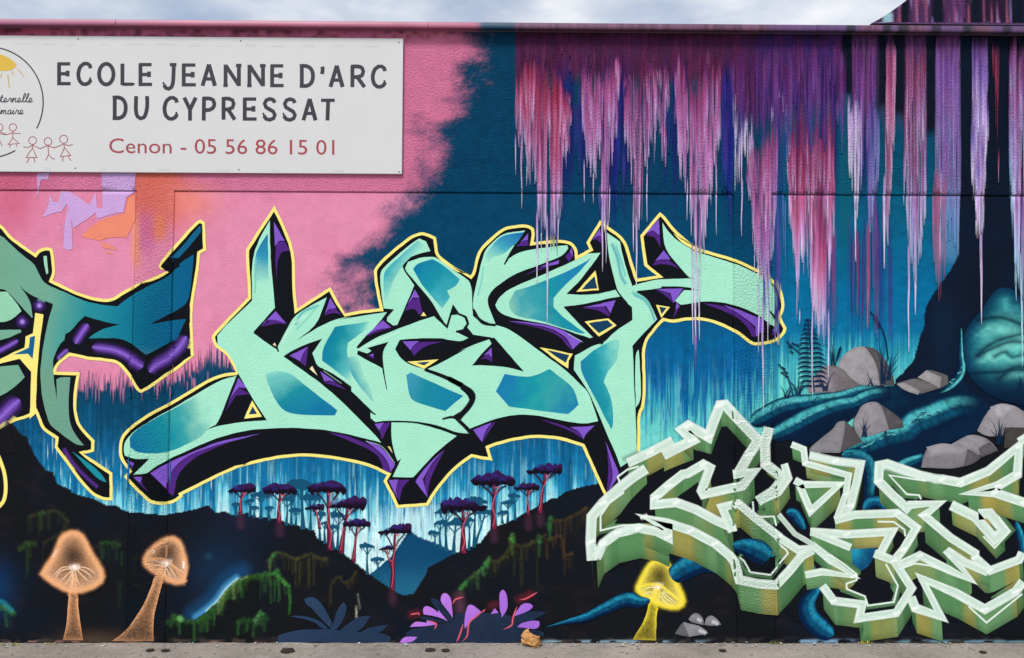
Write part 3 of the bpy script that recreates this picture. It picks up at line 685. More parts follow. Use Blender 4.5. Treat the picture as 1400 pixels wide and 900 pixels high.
# ================================================================== PAINTED PARTS OF THE MURAL
YEL, BLK, MINT = (248, 232, 128), (17, 20, 26), (164, 229, 202)
BLU, TEA = (20, 118, 162), (24, 148, 164)
PL, PD = (128, 88, 200), (80, 40, 128)
def grad(stops, ang, p0, p1, n=.12, seed=3):
    """colour ramp along the line p0 -> p1 (photo pixels), slightly cloudy"""
    p0 = np.array(p0, float); p1 = np.array(p1, float); d = p1-p0; L = d@d
    def f(P):
        t = ((P-p0)@d)/L+n*2*(fbm(P[:, 0]/14, P[:, 1]/14, 3, seed)-.5)
        return ramp(np.clip(t, 0, 1), stops)
    return f
def flat(c, n=.05, seed=4):
    def f(P): return lin(c)[None]*(1+n*2*(fbm(P[:, 0]/11, P[:, 1]/11, 3, seed)-.5))[:, None]
    return f
def part(name, label=None, parent=None):
    e = empty(name, (0, 0, 0), parent or wall)
    if label: tag(e, label)
    return e

# ---------------------------------------------------------------- aqua and indigo strokes behind the rocks
rr5 = random.Random(21); p = Paint()
for k in range(46):
    x = rr5.uniform(1160, 1222); y = rr5.uniform(270, 340); p.line([(x, y), (x+rr5.uniform(-1, 1), y+rr5.uniform(90, 190))], rr5.uniform(1.2, 3.6), rr5.choice([(34, 44, 118), (24, 58, 128), (60, 44, 116), (8, 84, 130)]), .4, rr5.uniform(.3, .75), taper=(.1, .3))
for k in range(150):
    x = rr5.choice([rr5.uniform(1062, 1155), rr5.uniform(1155, 1195), rr5.uniform(1225, 1262)]); b_ = 545-max(0, x-1180)*.45; h = rr5.uniform(24, 95)*(.6 if x > 1190 and x < 1230 else 1)
    if pip(TRUNK, np.array([(x+3, b_), (x+3, b_-h), (x+3, b_+8)])).any(): continue
    p.line([(x, b_-h), (x+rr5.uniform(-.6, .6), b_-h*.4), (x, b_+6)], rr5.uniform(1.6, 3.8), rr5.choice([(64, 176, 184), (98, 206, 200), (40, 150, 176), (120, 218, 208)]), .35, rr5.uniform(.4, .9), taper=(.6, 0))
for k in range(130):
    x = rr5.uniform(884, 1056); b_ = rr5.uniform(540, 600); h = rr5.uniform(18, 70)
    p.line([(x, b_-h), (x, b_)], rr5.uniform(1.2, 2.8), rr5.choice([(64, 170, 186), (98, 206, 200), (10, 96, 156), (8, 84, 140)]), .35, rr5.uniform(.3, .8), taper=(.6, .2))
for k in range(170):
    x = rr5.uniform(60, 700); b_ = np.interp(x, [60, 120, 290, 430, 560, 640, 700], [640, 690, 700, 720, 740, 740, 700])-rr5.uniform(0, 40); h = rr5.uniform(14, 46)
    if pip(HILL, np.array([(x, b_+3), (x, b_)])).any() or pip(MOUNT, np.array([(x, b_+3)])).any(): continue
    p.line([(x, b_-h), (x, b_)], rr5.uniform(1.0, 2.2), rr5.choice([(176, 228, 236), (214, 242, 246), (20, 110, 160), (14, 86, 130)]), .35, rr5.uniform(.35, .85), taper=(.6, .3))
for k in range(150):
    x = rr5.uniform(98, 325); b_ = float(np.interp(x, [100, 150, 190, 235, 262, 292, 312, 340], [533, 532, 528, 523, 512, 499, 503, 511]))+rr5.uniform(2, 16); h = rr5.uniform(10, 30)+(rr5.random() < .2)*rr5.uniform(5, 18)
    p.line([(x+rr5.uniform(-1, 1), b_-h), (x, b_-h*.4), (x, b_+4)], rr5.uniform(1.4, 3.2), rr5.choice([(10, 64, 96), (14, 70, 104), (30, 66, 104)]), .3, rr5.uniform(.6, 1), taper=(.7, .1))
for k in range(60):
    x = rr5.uniform(98, 300); b_ = rr5.uniform(520, 545); p.line([(x, b_-14), (x, b_+rr5.uniform(4, 14))], rr5.uniform(1, 2), (206, 126, 164), .3, .55, taper=(.1, .6))
tag(p.build('rain_strokes', part('painted_rain', 'vertical aqua and indigo brush strokes behind lettering, trees and rocks')), kind='stuff')

# ---------------------------------------------------------------- daubs in the pink field
daub = part('painted_daubs', 'lavender and orange brush daubs in the pink field under the sign')
p = Paint(); LAV = (200, 162, 216)
p.poly(T(0, 1, '205,50 270,45 265,80 225,85 212,130 200,188'), LAV, 0, True, 30)
p.poly(T(0, 1, '557,48 745,46 735,150 690,178 672,262 640,262 530,296 522,262 490,290 400,346 385,300 365,212 335,258 300,262 232,288 262,230 270,165 288,205 318,205 330,148 375,148 430,180 490,222 522,148 530,238 560,238'), flat(LAV, .06), 6, True, 25)
p.poly(T(0, 1, '365,240 388,290 396,460 370,468 345,455 352,320'), flat(LAV), 0, True, 30)
p.poly(T(0, 1, '300,315 330,360 320,362'), (216, 150, 190), 0, False); p.poly(T(0, 1, '320,300 332,360 325,350'), (216, 150, 190), 0, False)
p.each('lavender_daub', daub)
p = Paint()
p.poly(T(0, 1, '480,350 560,296 680,268 700,180 738,165 738,300 690,400 600,395 540,418 440,392'), flat((232, 138, 112), .08), 6, True, 25)
p.poly(T(0, 1, '540,420 610,440 640,470 560,455'), (230, 138, 124), 0, True, 20); p.poly(T(0, 1, '575,470 620,490 580,488'), (230, 138, 124), 0, True, 20)
p.each('orange_daub', daub)

# ---------------------------------------------------------------- middle lettering
KL = part('painted_lettering', 'large mint graffiti lettering with purple depth and a yellow outline in the middle')
YO = (Q(280, 280, '428,5 552,265 555,500 567,640 770,507 845,640') + Q(440, 300, '140,580 240,560 357,548 335,450 318,340 325,290 420,200 530,110 590,80 650,82 700,110 710,150 712,200 730,230 800,280 898,335')
      + Q(600, 300, '80,285 195,345 207,330 225,250 250,180 320,110 390,50 480,32 550,30 585,55 592,90 583,140 700,125 800,130 840,160 852,195 855,222 900,200')
      + Q(760, 280, '180,288 208,272 188,232 270,95 300,115 430,210 460,320 498,440 505,455 622,437 545,375 520,190 640,45 662,60 740,160 840,245')
      + Q(900, 320, '100,0 200,70 330,110 470,150 600,210 700,270 760,340 780,420 776,470 755,510 790,580 780,620 720,670 600,690 560,675 480,610 380,560 280,530 180,530 90,548 35,535')
      + Q(760, 440, '650,8 610,55 545,145 552,300 552,515 518,570 520,700 518,825') + [(862, 660), (834, 680)]
      + Q(660, 560, '748,530 612,228 500,190 350,172 220,185 100,215 38,238 60,315 0,308') + Q(500, 500, '655,565 570,620 480,715 400,830 385,862 190,878 160,810 108,710 130,672 60,640 0,612')
      + Q(280, 440, '780,842 620,828 500,835 350,860 200,900') + Q(160, 480, '800,695 680,745 550,810 400,885') + T(0, 3, '1000,15 940,62 830,60 765,5')
      + Q(160, 480, '40,775 70,740 15,670 5,590 30,510 100,450 200,380 320,320 450,240 610,145 730,130 690,50') + Q(280, 440, '140,210 60,155 40,95 50,70') + Q(280, 280, '265,570 260,450 248,280 260,260'))
YO = smooth(YO, 2, 40)
Paint().poly(YO, flat(YEL, .03), 0, False).build('yellow_outline', KL)
Paint().poly(inset(YO, 4.1), BLK, 0, False).build('black_outline', KL)
p = Paint()
mint = lambda s: p.poly(s, flat(MINT, .035), 7, True, 40)
mint(Q(280, 280, '400,95 400,250 412,430 430,635 300,780 310,800') + Q(280, 440, '440,170 455,180 485,212 560,270 700,370 800,450 900,540') + Q(440, 420, '120,580 230,690 330,790 365,835 250,805 150,780 0,752')
     + Q(280, 440, '560,653 400,655 250,670 120,700 0,745') + Q(160, 480, '450,605 330,660 230,715 185,755 100,762 200,662 120,668 45,645 35,600 55,540 110,490 220,420 330,360 480,270 640,175 730,155')
     + Q(280, 440, '205,315 150,195 78,145 75,85 140,10') + Q(280, 280, '80,790 290,590 285,300'))
mint(Q(280, 280, '570,830 690,755 800,705 900,688') + Q(440, 420, '100,80 250,52 400,30 340,110 260,190 214,245 222,258 300,205 450,140 600,85 690,55 712,80 770,132 790,70 800,50 830,45 875,60 890,100 865,140 830,150')
     + Q(600, 420, '105,152 180,190 135,212 60,200 0,190') + Q(440, 420, '600,190 480,202 450,260 480,310 530,350 630,385 750,425 900,495') + Q(600, 420, '130,500 180,548 185,575 150,630 85,672 90,685 185,775')
     + Q(500, 500, '640,418 565,415 450,367 300,342 150,337 60,347 25,320 28,285 62,302') + Q(440, 420, '330,662 200,535 100,452 0,378') + Q(280, 440, '800,332 690,275 655,200 718,105 560,165 485,212 455,180')
     + Q(280, 280, '445,880 500,770 555,675 750,568 695,735'))
mint(Q(500, 500, '158,350 300,352 450,390 560,432 460,510 370,600 300,680 285,690 165,685 218,572 195,588 170,520 155,430'))
mint(Q(440, 300, '600,118 640,135 668,195 580,215 515,245 495,290 510,325 570,405 520,520 465,650 440,655 400,625 400,605 445,553 380,548 365,450 357,340 375,300 470,215 560,140'))
mint(Q(600, 420, '175,125 185,60 212,55 265,105 350,110 435,135 620,270 790,395 890,495') + Q(760, 440, '185,415 215,470 260,612 200,628 100,620 0,600') + Q(600, 420, '600,665 480,660 350,685 190,748 135,698 200,610 222,550 200,510 100,450 0,410')
     + Q(440, 420, '645,383 750,335 900,250') + Q(600, 420, '120,272 225,228 340,190 210,170'))
mint(Q(440, 300, '512,300 530,262 600,237 680,228 720,245 800,302 895,368') + Q(600, 300, '190,385 203,440 205,520 212,600 212,640 180,650 178,610 130,580 115,575 90,530 50,660') + Q(440, 300, '722,590 680,510 600,410 520,325'))
mint(Q(600, 300, '530,68 400,85 340,130 288,182 262,265 235,380 208,500 212,555 265,625 350,648 320,570 300,520 302,480 330,430 440,350 560,300 700,250 770,215 797,178 790,160 700,168 600,180 490,203 420,248 402,278 410,250 470,150'))
mint(Q(600, 300, '348,525 370,480 440,425 540,382 700,315 900,222') + Q(760, 280, '210,297 275,295 230,360 150,465 65,550 200,556 300,542 378,520 395,565 300,582 170,612 45,628 130,720 245,832 170,808 100,785 0,740') + Q(600, 300, '850,708 740,665 640,640 480,612 400,588 360,555'))
mint(Q(760, 280, '315,172 395,228 415,335 445,430 472,497 480,540 510,545 560,580 580,605 623,705 600,730 530,800 470,870') + Q(760, 440, '475,180 480,350 490,550 500,830 400,895 380,840 300,655 215,455 165,372 110,295 118,210 240,140 290,135')
     + Q(760, 280, '375,770 472,710 468,630 400,575 378,520 345,400 320,270'))
mint(Q(760, 280, '655,110 700,175 780,245 840,275') + Q(900, 320, '200,98 330,138 480,185 600,240 690,295 730,365 735,430 705,497 752,578 690,560 620,500 500,445 400,420 280,412 140,437 105,412 160,345 265,347 180,325 60,328 0,335')
     + Q(760, 280, '590,520 505,530 480,560 455,520 472,497 560,473 650,457 825,452 740,360 667,265'))
mint(Q(760, 440, '510,170 520,300 525,485 492,530 487,200'))
p.each('mint_fill', KL)
p = Paint()
def gp(P, stops, a, b, sp=3.2, n=.10): p.poly(P, grad(stops, 0, a, b, n, int(a[0]) % 50), sp, True, 40)
gp(Q(280, 280, '386,178 303,300 305,480 395,480 388,300'), [(0, (28, 104, 160)), (.45, (50, 150, 180)), (1, MINT)], (366, 320), (368, 388), 3)
gp(Q(160, 480, '640,215 480,285 330,365 120,480 75,540 80,590 130,630 280,632 400,590 540,520 600,400'), [(0, BLU), (.42, (22, 140, 158)), (.62, (54, 160, 164)), (1, MINT)], (178, 605), (290, 565))
gp(Q(280, 440, '370,325 410,300 520,310 600,380 815,545 800,578 550,575 465,540 400,420'), [(0, MINT), (.2, (110, 196, 190)), (.55, (26, 142, 156)), (1, BLU)], (378, 500), (410, 572))
gp(Q(440, 420, '290,88 80,120 0,260 0,330 150,440 320,590 260,490 190,390 150,300 160,220 285,130'), [(0, (16, 122, 158)), (.35, (22, 142, 158)), (.75, (90, 186, 186)), (1, MINT)], (440, 480), (488, 500), 3, .14)
gp(Q(440, 420, '320,590 190,440 150,310 220,300 260,420 300,500'), [(0, (40, 156, 172)), (1, MINT)], (478, 515), (500, 505), 3, .2)
gp(Q(440, 420, '520,420 545,402 870,548 760,640 570,585 535,545'), [(0, (60, 150, 176)), (.35, (26, 136, 158)), (1, (18, 126, 164))], (555, 525), (632, 545))
gp(Q(600, 420, '405,412 560,438 680,382 830,490 862,600 795,660 430,612 352,520'), [(0, (26, 122, 172)), (.4, (24, 150, 162)), (.65, (54, 160, 164)), (1, (18, 122, 170))], (690, 520), (790, 560), 3.2, .2)
gp(Q(440, 300, '590,130 640,165 560,215 480,300 420,420 400,545 380,480 378,350 395,305 480,225'), [(0, (30, 140, 170)), (.5, (70, 176, 184)), (1, MINT)], (522, 345), (560, 372), 3)
gp(Q(440, 300, '560,305 590,270 680,245 740,275 850,370 830,410 770,440 790,480 740,550 690,490 600,380'), [(0, (16, 118, 160)), (.5, (26, 146, 164)), (.8, (60, 168, 182)), (1, (120, 208, 192))], (578, 350), (620, 410), 3, .2)
gp(Q(600, 300, '525,78 400,95 340,140 288,215 268,310 330,230 400,215 450,165 480,150'), [(0, (24, 110, 176)), (.5, (70, 168, 186)), (1, MINT)], (690, 312), (668, 358), 3)
gp(Q(600, 300, '430,510 470,440 600,400 780,325 900,262') + Q(760, 280, '220,322 150,410 50,500') + Q(600, 300, '705,485 705,540 760,600 900,700 885,705 800,682 640,625 480,600 440,560'), [(0, (120, 190, 176)), (.28, (60, 160, 172)), (.6, (24, 144, 160)), (1, (30, 130, 176))], (694, 420), (790, 380), 3, .22)
gp(Q(760, 440, '345,112 385,112 392,140 375,250 320,300 295,370 330,440 352,520 352,640 340,662 215,420 155,310 152,245 240,170'), [(0, (26, 130, 164)), (.5, (28, 148, 162)), (.8, (70, 176, 184)), (1, (130, 210, 194))], (795, 500), (843, 492), 3, .2)
p.each('teal_shading', KL)
p = Paint()
for s, w, c in ((Q(760, 280, '345,240 380,330 400,430 430,490'), 7, (60, 160, 172)), (Q(760, 280, '370,250 400,340 430,440'), 4, (90, 184, 186)), (Q(760, 280, '480,555 555,595 590,660 608,712'), 5, (50, 150, 170)),
                (Q(760, 280, '470,540 540,580 570,620'), 7, (90, 186, 186)), (Q(280, 280, '700,618 600,665 555,740'), 6, (70, 172, 180)), (Q(280, 280, '690,620 640,690 560,770'), 4, (120, 204, 190)),
                (Q(280, 280, '312,320 312,430 308,540'), 4, (110, 196, 188)), (Q(600, 300, '275,290 262,380 240,470'), 4, (110, 196, 190)), (Q(800, 540, '230,400 290,370 330,350'), 12, (120, 160, 150))):
    p.spray(s, w, c, .8)
for s in (Q(280, 280, '470,850 540,740 620,680'), Q(440, 420, '225,262 330,215 480,150')): p.spray(s, 4, (206, 242, 222), .6)
p.each('airbrushed_fade', KL)
p = Paint(); bk = lambda s, sm=True: p.poly(s, BLK, 0, sm, 40)
bk(Q(280, 440, '205,318 290,470 380,608 250,615 80,640 20,662 75,632 120,520 190,335'))
bk(Q(600, 420, '340,185 430,290 525,398 420,370 300,357 200,360 212,350 260,290 325,225 310,200'))
bk(Q(440, 420, '410,213 372,275 378,370 402,515 394,500 370,375 300,340 216,290 222,268 280,285 305,268 280,250'))
bk(Q(280, 280, '300,780 430,635 500,690 552,672 500,770 450,850 450,900 440,880 310,800'))
bk(Q(280, 280, '570,832 690,738 752,560 800,600 860,690 800,705 690,757'), False)
bk(Q(280, 440, '482,213 560,162 722,103 660,195 690,270 800,325 900,400 900,420 900,545 800,450 700,370 560,270'))
bk(Q(440, 420, '0,372 120,465 335,664 298,640 300,690 330,720 370,830 330,790 230,690 120,580 0,470'))
p.line(Q(280, 280, '300,785 445,885 452,905'), 2.2, BLK, .2); p.line(Q(600, 300, '212,555 265,635 350,652'), 3.5, BLK, .2); p.line(Q(600, 300, '207,370 212,430 204,505'), 3, BLK, .2, taper=(0, .5))
p.line(Q(600, 300, '0,615 50,662 88,535 120,582 165,600 180,640 160,680 105,692'), 3, BLK, .2, curve=False); p.line(Q(900, 320, '670,462 705,500 752,578'), 2.5, BLK, .2)
p.line(Q(900, 320, '20,328 120,328 200,335 265,347'), 2.4, BLK, .2, taper=(0, .5)); p.line(Q(900, 320, '0,275 150,270 250,275'), 2, BLK, .2, taper=(0, .5)); p.line(Q(500, 500, '25,282 60,302'), 2, BLK, .2)
p.line(Q(500, 500, '485,325 540,318 600,370 640,415'), 3, BLK, .2); p.line(Q(600, 420, '20,690 80,680 130,700 180,745'), 2.5, BLK, .2); p.line(Q(760, 280, '200,835 250,825 290,855'), 5, BLK, .2); p.line(Q(760, 280, '370,520 400,562 440,608'), 2, BLK, .2)
p.line(Q(160, 480, '620,458 580,470 548,490'), 2, BLK, .2, taper=(0, .6)); p.line(Q(600, 300, '402,278 425,245'), 2, BLK, .2)
p.line(Q(440, 420, '632,384 750,428 860,480') + Q(600, 420, '60,440 150,490 200,525 210,560 185,610 130,672 110,690'), [4, 5, 5.5, 6, 6, 6.5, 7, 7.5, 8, 7], BLK, .15)
p.each('black_depth', KL)
p = Paint()
for L_, D_ in [
    (Q(280, 280, '425,105 490,220 455,222 430,255'), Q(280, 280, '430,260 450,228 490,225 520,280 470,290 445,340 440,470')),
    (Q(280, 280, '435,655 500,730 420,705 370,715 345,750'), Q(280, 280, '350,748 400,710 440,707 502,736 430,730 390,740')),
    (Q(280, 280, '770,570 810,635 760,640 738,670'), Q(280, 280, '735,682 760,642 802,634 840,678 790,662')),
    (Q(440, 300, '375,620 425,665 330,680 265,722'), Q(440, 300, '262,726 330,684 425,668 350,690')),
    (Q(440, 300, '573,430 600,482 560,484 528,520'), Q(440, 300, '510,565 545,496 598,484 618,570 600,590 575,555 545,550')),
    (Q(600, 300, '550,85 548,125 520,130 500,145'), Q(600, 300, '550,128 550,160 475,165 500,147 522,132')),
    (Q(600, 300, '820,170 825,230 805,200'), Q(600, 300, '803,202 824,232 800,260 778,225')),
    (Q(600, 300, '740,250 735,275 690,285 620,292'), Q(600, 300, '690,288 600,315 520,350 620,296')),
    (Q(600, 300, '880,750 825,800 790,730 700,672 560,645 430,625 520,630 700,655 800,700'), Q(600, 300, '430,630 560,650 700,678 785,735 822,804 790,780 745,720 640,672')),
    (Q(760, 280, '270,145 280,195 258,190 228,212'), Q(760, 280, '215,218 258,193 280,198 282,240 250,212')),
    (Q(760, 280, '635,88 640,190 600,157 552,178'), Q(760, 280, '552,184 600,160 641,195 645,265 610,200')),
    (Q(760, 280, '665,280 705,335 650,336 610,348'), Q(760, 280, '590,372 622,346 690,338 762,394 680,362')),
    (Q(760, 280, '368,588 335,668 310,625 170,632'), Q(760, 280, '158,636 300,628 332,680 322,686 260,646')),
    (Q(760, 280, '785,515 725,605 705,545 620,520'), Q(760, 280, '618,523 700,548 723,602 680,562')),
    (Q(760, 280, '745,598 762,630 745,640 735,650'), Q(760, 280, '735,652 758,636 722,702')),
    (Q(900, 320, '400,436 500,466 640,528 650,590 600,632 595,570 530,510'), Q(900, 320, '280,425 400,438 525,512 590,572 598,634 575,630 550,570 470,500')),
    (Q(900, 320, '700,585 750,600 725,612'), Q(900, 320, '700,588 722,612 700,632')),
    (Q(440, 420, '498,212 598,208 560,236 545,265'), Q(440, 420, '600,211 740,215 640,235 590,275 568,300 548,268 562,238')),
    (Q(440, 420, '315,285 316,304 290,296'), Q(440, 420, '316,306 320,320 278,296')),
    (Q(600, 420, '325,250 327,310 305,288 275,298'), Q(600, 420, '255,322 300,290 328,314 328,335 290,315')),
    (Q(280, 440, '635,152 598,200 588,245 520,208'), Q(280, 440, '636,156 620,275 588,250 602,200')),
    (Q(280, 440, '710,305 800,368 770,362 735,368'), Q(280, 440, '735,375 790,364 870,420 790,390')),
    (Q(280, 440, '205,345 262,412 210,403 160,460 120,560'), Q(280, 440, '124,552 165,462 210,406 275,445 190,455')),
    (Q(160, 480, '205,750 310,690 420,640 560,580 700,540 880,510 700,556 480,620 380,682 320,760 300,845'), Q(160, 480, '300,848 322,760 385,684 480,624 700,560 560,612 450,672 370,762 352,862 345,892 320,880')),
    (Q(160, 480, '100,775 152,775 150,800 140,815'), Q(160, 480, '140,818 152,802 160,830 195,870 155,836')),
    (Q(160, 480, '55,670 105,690 100,705 75,700'), Q(160, 480, '77,702 100,707 92,730')),
    (Q(500, 500, '0,468 50,480 110,510 180,610 152,655 140,600 90,532'), Q(440, 420, '40,770 150,790 270,838') + Q(500, 500, '86,534 136,602 150,660 105,640 98,600 60,530')),
    (Q(500, 500, '55,358 110,352 80,400'), Q(500, 500, '112,355 150,350 100,455 82,402')),
    (Q(500, 500, '140,705 200,702 182,770 198,825'), Q(500, 500, '202,705 270,702 222,750 206,838 186,770')),
    (Q(500, 500, '485,515 392,620 352,700 380,812 305,712 370,620'), Q(500, 500, '488,520 420,640 385,740 380,815 356,705 394,624')),
    (Q(500, 500, '660,395 776,350 736,400 716,472'), Q(500, 500, '800,345 742,430 719,476 740,402 778,354')),
    (Q(660, 560, '690,100 635,150 622,185 604,142 540,108 640,106'), Q(660, 560, '360,62 480,92 600,142 617,182 545,132')),
    (Q(660, 560, '755,195 835,380 840,402 772,508 803,420 788,320'), Q(660, 560, '763,212 786,330 798,425 764,520 775,350'))]:
    p.poly(D_, flat(PD, .08), 0, True, 40); p.poly(L_, flat(PL, .08), 0, True, 40)
p.each('purple_facet', KL)
p = Paint()
for o, i in [(Q(280, 440, '290,485 350,585 240,598'), Q(280, 440, '293,522 320,568 270,572')), (Q(280, 440, '660,272 692,332 645,290'), None), (Q(440, 420, '525,335 718,322 628,382'), Q(440, 420, '578,341 668,336 628,360')),
             (Q(600, 420, '620,247 825,288 800,330 795,378 745,345'), Q(600, 420, '662,264 802,294 782,345')), (Q(760, 280, '243,405 265,525 128,535'), Q(760, 280, '238,438 256,515 158,522')),
             (Q(760, 280, '178,718 322,700 375,742 265,812'), Q(760, 280, '200,728 317,711 352,742 265,792')), (Q(760, 280, '615,615 703,630 650,697'), Q(760, 280, '635,627 683,635 652,674')),
             (Q(500, 500, '135,497 150,500 165,540'), None), (Q(440, 300, '625,570 642,595 610,595'), None), (Q(280, 280, '430,848 440,872 418,860'), None)]:
    p.poly(o, YEL if i is not None or o[0][0] > 430 else (245, 228, 190), 0, False)
    if i: p.poly(i, (22, 62, 92), 0, False)
p.each('yellow_cutout', KL)
p = Paint()
for s in (Q(280, 280, '398,110 396,240 408,420'), Q(440, 420, '10,392 120,470'), Q(600, 300, '795,705 885,755'), Q(500, 500, '0,465 100,500 178,600')): p.line(s, .9, (190, 236, 214), .5, .6)
p.each('highlight_line', KL)

# ---------------------------------------------------------------- lettering cut off by the left edge of the photo
EL = part('painted_lettering', 'green to teal graffiti lettering with purple depth, cut off at the left edge')
EO = ([(-190, 260), (-60, 270)] + Q(0, 300, '0,20 60,100 140,160 215,210 235,185 280,170 320,180 330,230 340,330 322,375 400,415 500,460 600,488 690,490 760,435 900,372') + Q(120, 300, '320,395 430,345 500,312 450,310 438,290 450,255 540,150 660,15 690,0 720,20 728,190 690,212 680,320 650,480 640,600 648,750 650,830')
      + Q(160, 480, '480,20 380,110 300,160 200,235 150,258 120,245 60,140 0,75') + Q(0, 420, '660,335 540,325 500,315 430,300 380,335 345,380 345,398 480,400 490,405 470,520 465,650 500,740 580,820 578,888')
      + Q(0, 560, '530,272 505,270 600,330 690,390 692,560 620,560 540,510 440,380 335,235 340,180 250,120 225,40') + Q(0, 420, '215,650 180,680 90,700 0,750') + [(-60, 600), (-190, 620)])
EO = smooth(EO, 2, 40)
Paint().poly(EO, flat(YEL, .03), 0, False).build('yellow_outline', EL)
Paint().poly(inset(EO, 4.1), BLK, 0, False).build('black_outline', EL)
def eg(P):
    t = P[:, 0]+.15*(P[:, 1]-400)+22*(fbm(P[:, 0]/30, P[:, 1]/30, 3, 8)-.5)
    c = ramp(t, [(0, (112, 166, 142)), (60, (112, 168, 146)), (90, (80, 158, 150)), (125, (40, 140, 150)), (170, (20, 124, 148)), (215, (10, 100, 136)), (262, (8, 92, 134))])
    return mix(c, lin((112, 160, 136)), ss(470, 520, P[:, 1])*.9)
p = Paint()
p.poly(Q(0, 300, '-500,30 -200,60 0,90 60,150 130,215 205,270 240,340 270,395 380,440 500,500 620,525 720,535 760,500 830,455 900,420') + Q(120, 300, '420,390 510,345 560,270 650,215 640,350 620,500 580,540 500,585 400,635 520,620 605,612 560,710 520,750 360,835 270,765 190,728 0,735')
       + Q(0, 300, '440,730 395,740 350,790 327,860') + Q(0, 420, '325,340 328,450 348,572 345,445 370,430 430,430 415,650 440,760 515,850 470,850 360,770 310,730 290,690 255,550 245,400 250,350') + Q(0, 300, '265,760 290,640 325,525 195,605 130,540 45,440 0,425 -500,400'), eg, 5, True, 40)
p.poly(Q(0, 300, '-400,430 0,445 40,445 90,500 130,565 60,625 0,635 -400,640'), flat((146, 206, 172), .06), 6, True, 40)
p.poly(Q(0, 300, '-400,690 0,680 125,680 130,695 0,750 -400,800'), flat((116, 172, 148)), 0, True, 40)
p.poly(Q(0, 420, '-400,400 0,365 110,355 150,430 100,480 0,555 -400,700'), flat((116, 170, 144), .06), 6, True, 40)
p.poly(Q(0, 300, '265,225 285,225 295,330 285,340 270,280'), flat((160, 214, 186)), 0, True, 40)
p.poly(Q(120, 300, '690,35 695,75 640,150 560,240 520,262 503,240 560,190 640,90'), flat((18, 96, 132)), 4, True, 40)
p.poly(Q(0, 560, '440,260 520,310 620,390 655,450 620,440 560,390 490,310'), flat((26, 140, 156)), 0, True, 40)
p.each('green_teal_fill', EL)
p = Paint()
p.poly(Q(0, 300, '118,408 180,465 325,520 295,590 262,680 200,690 150,740 130,705 200,610 190,520 160,460'), BLK, 0, True, 40)
p.poly(Q(0, 300, '520,595 620,625 735,648 640,670 580,700 540,735 500,800 440,790 395,745 400,705 430,690 480,630'), BLK, 0, True, 40)
p.poly(Q(120, 300, '386,644 450,610 530,580 618,512 628,520 628,640 600,612 500,625'), BLK, 0, True, 40)
p.poly(Q(120, 300, '450,290 460,270 510,235 555,240 565,290 500,325 470,312'), BLK, 0, True, 40); p.line(Q(120, 300, '695,90 620,180 555,250'), 3, BLK, .2)
p.each('black_depth', EL)
p = Paint()
for s, w in ((Q(0, 300, '540,645 500,700 460,765'), 14), (Q(0, 300, '415,800 380,830 350,860'), 8), (Q(0, 300, '565,785 700,805 790,845 850,885'), 16), (Q(0, 420, '800,320 880,370'), 18), (Q(120, 300, '400,900 480,860 560,790 605,720'), 19),
             (Q(160, 480, '200,130 240,90 330,40'), 16), (Q(-60, 300, '180,850 300,790 380,745'), 10), (Q(-80, 420, '240,760 360,680 420,620 480,570'), 24)):
    p.spray(s, w*1.3, (74, 40, 124), 1, taper=(.14, .14, 1)); p.spray(s, w*.85, (124, 84, 192), .95, core=(146, 108, 210), taper=(.2, .2, 1))
for q, r_ in ((Q(0, 300, '240,530')[0], 10), (Q(0, 300, '135,630')[0], 10)):
    p.dot(q, r_, (74, 40, 124), 1, (84, 50, 140)); p.dot(q, r_*.5, (150, 120, 214), 1, (190, 170, 232))
p.spray(Q(0, 560, '390,240 440,320 510,400 600,480'), 8, (84, 44, 130), 1)
p.each('purple_blend', EL)
p = Paint()
p.poly(Q(0, 420, '215,35 265,45 244,200 226,400 218,655 180,690 186,560 190,400 120,318 0,345 -120,380 0,318 80,278 148,250 155,180 200,160'), flat(YEL, .03), 0, True, 35)
p.poly(Q(0, 300, '180,725 215,715 200,858 170,828 80,832 175,790'), (20, 98, 140), 0, False)
p.line(Q(-2, 560, '-20,250 10,320 35,400 42,490 30,560 0,600'), 5, YEL, .15)
p.poly(Q(0, 420, '60,715 0,752 -200,800 -200,900 100,900'), (22, 23, 28), 0, False)
p.each('yellow_band', EL)
# ================================================================== THE PAINTED FOREST
# ---------------------------------------------------------------- small flat-topped trees on the hills
def crown_outline(cx, cy, hw, hh, seed):
    """flat-topped umbrella crown: a few unequal humps above, ragged and nearly level below"""
    r = random.Random(seed); P = []; humps = r.choice((2, 3, 4, 5, 6)); ed = np.sort(np.concatenate([[-1, 1], np.array([-1+2*(k+1)/humps+r.uniform(-.14, .14) for k in range(humps-1)])]))
    pk = r.uniform(-.4, .4); tl = r.uniform(-.16, .16); am = [r.uniform(.14, .42) for _ in range(humps)]
    for k in range(humps):
        a, b = ed[k], ed[k+1]
        for t in (.02, .2, .45, .7, .92):
            x = a+(b-a)*t; env = max(0, 1-abs((x-pk)/(1.12))**1.7); P.append((cx+x*hw*(1+.05*r.uniform(-1, 1)), cy+tl*x*hh-hh*(env*.72*(1+.12*r.uniform(-1, 1))+am[k]*math.sin(math.pi*t)*(.45+.55*env))))
    for i in range(13):
        t = 1-(i+.5)/13; P.append((cx+(2*t-1)*hw*.98, cy+hh*(.24+(.34 if i % 2 else -.02)*r.random()-.12*math.cos((2*t-1)*1.5))))
    return P
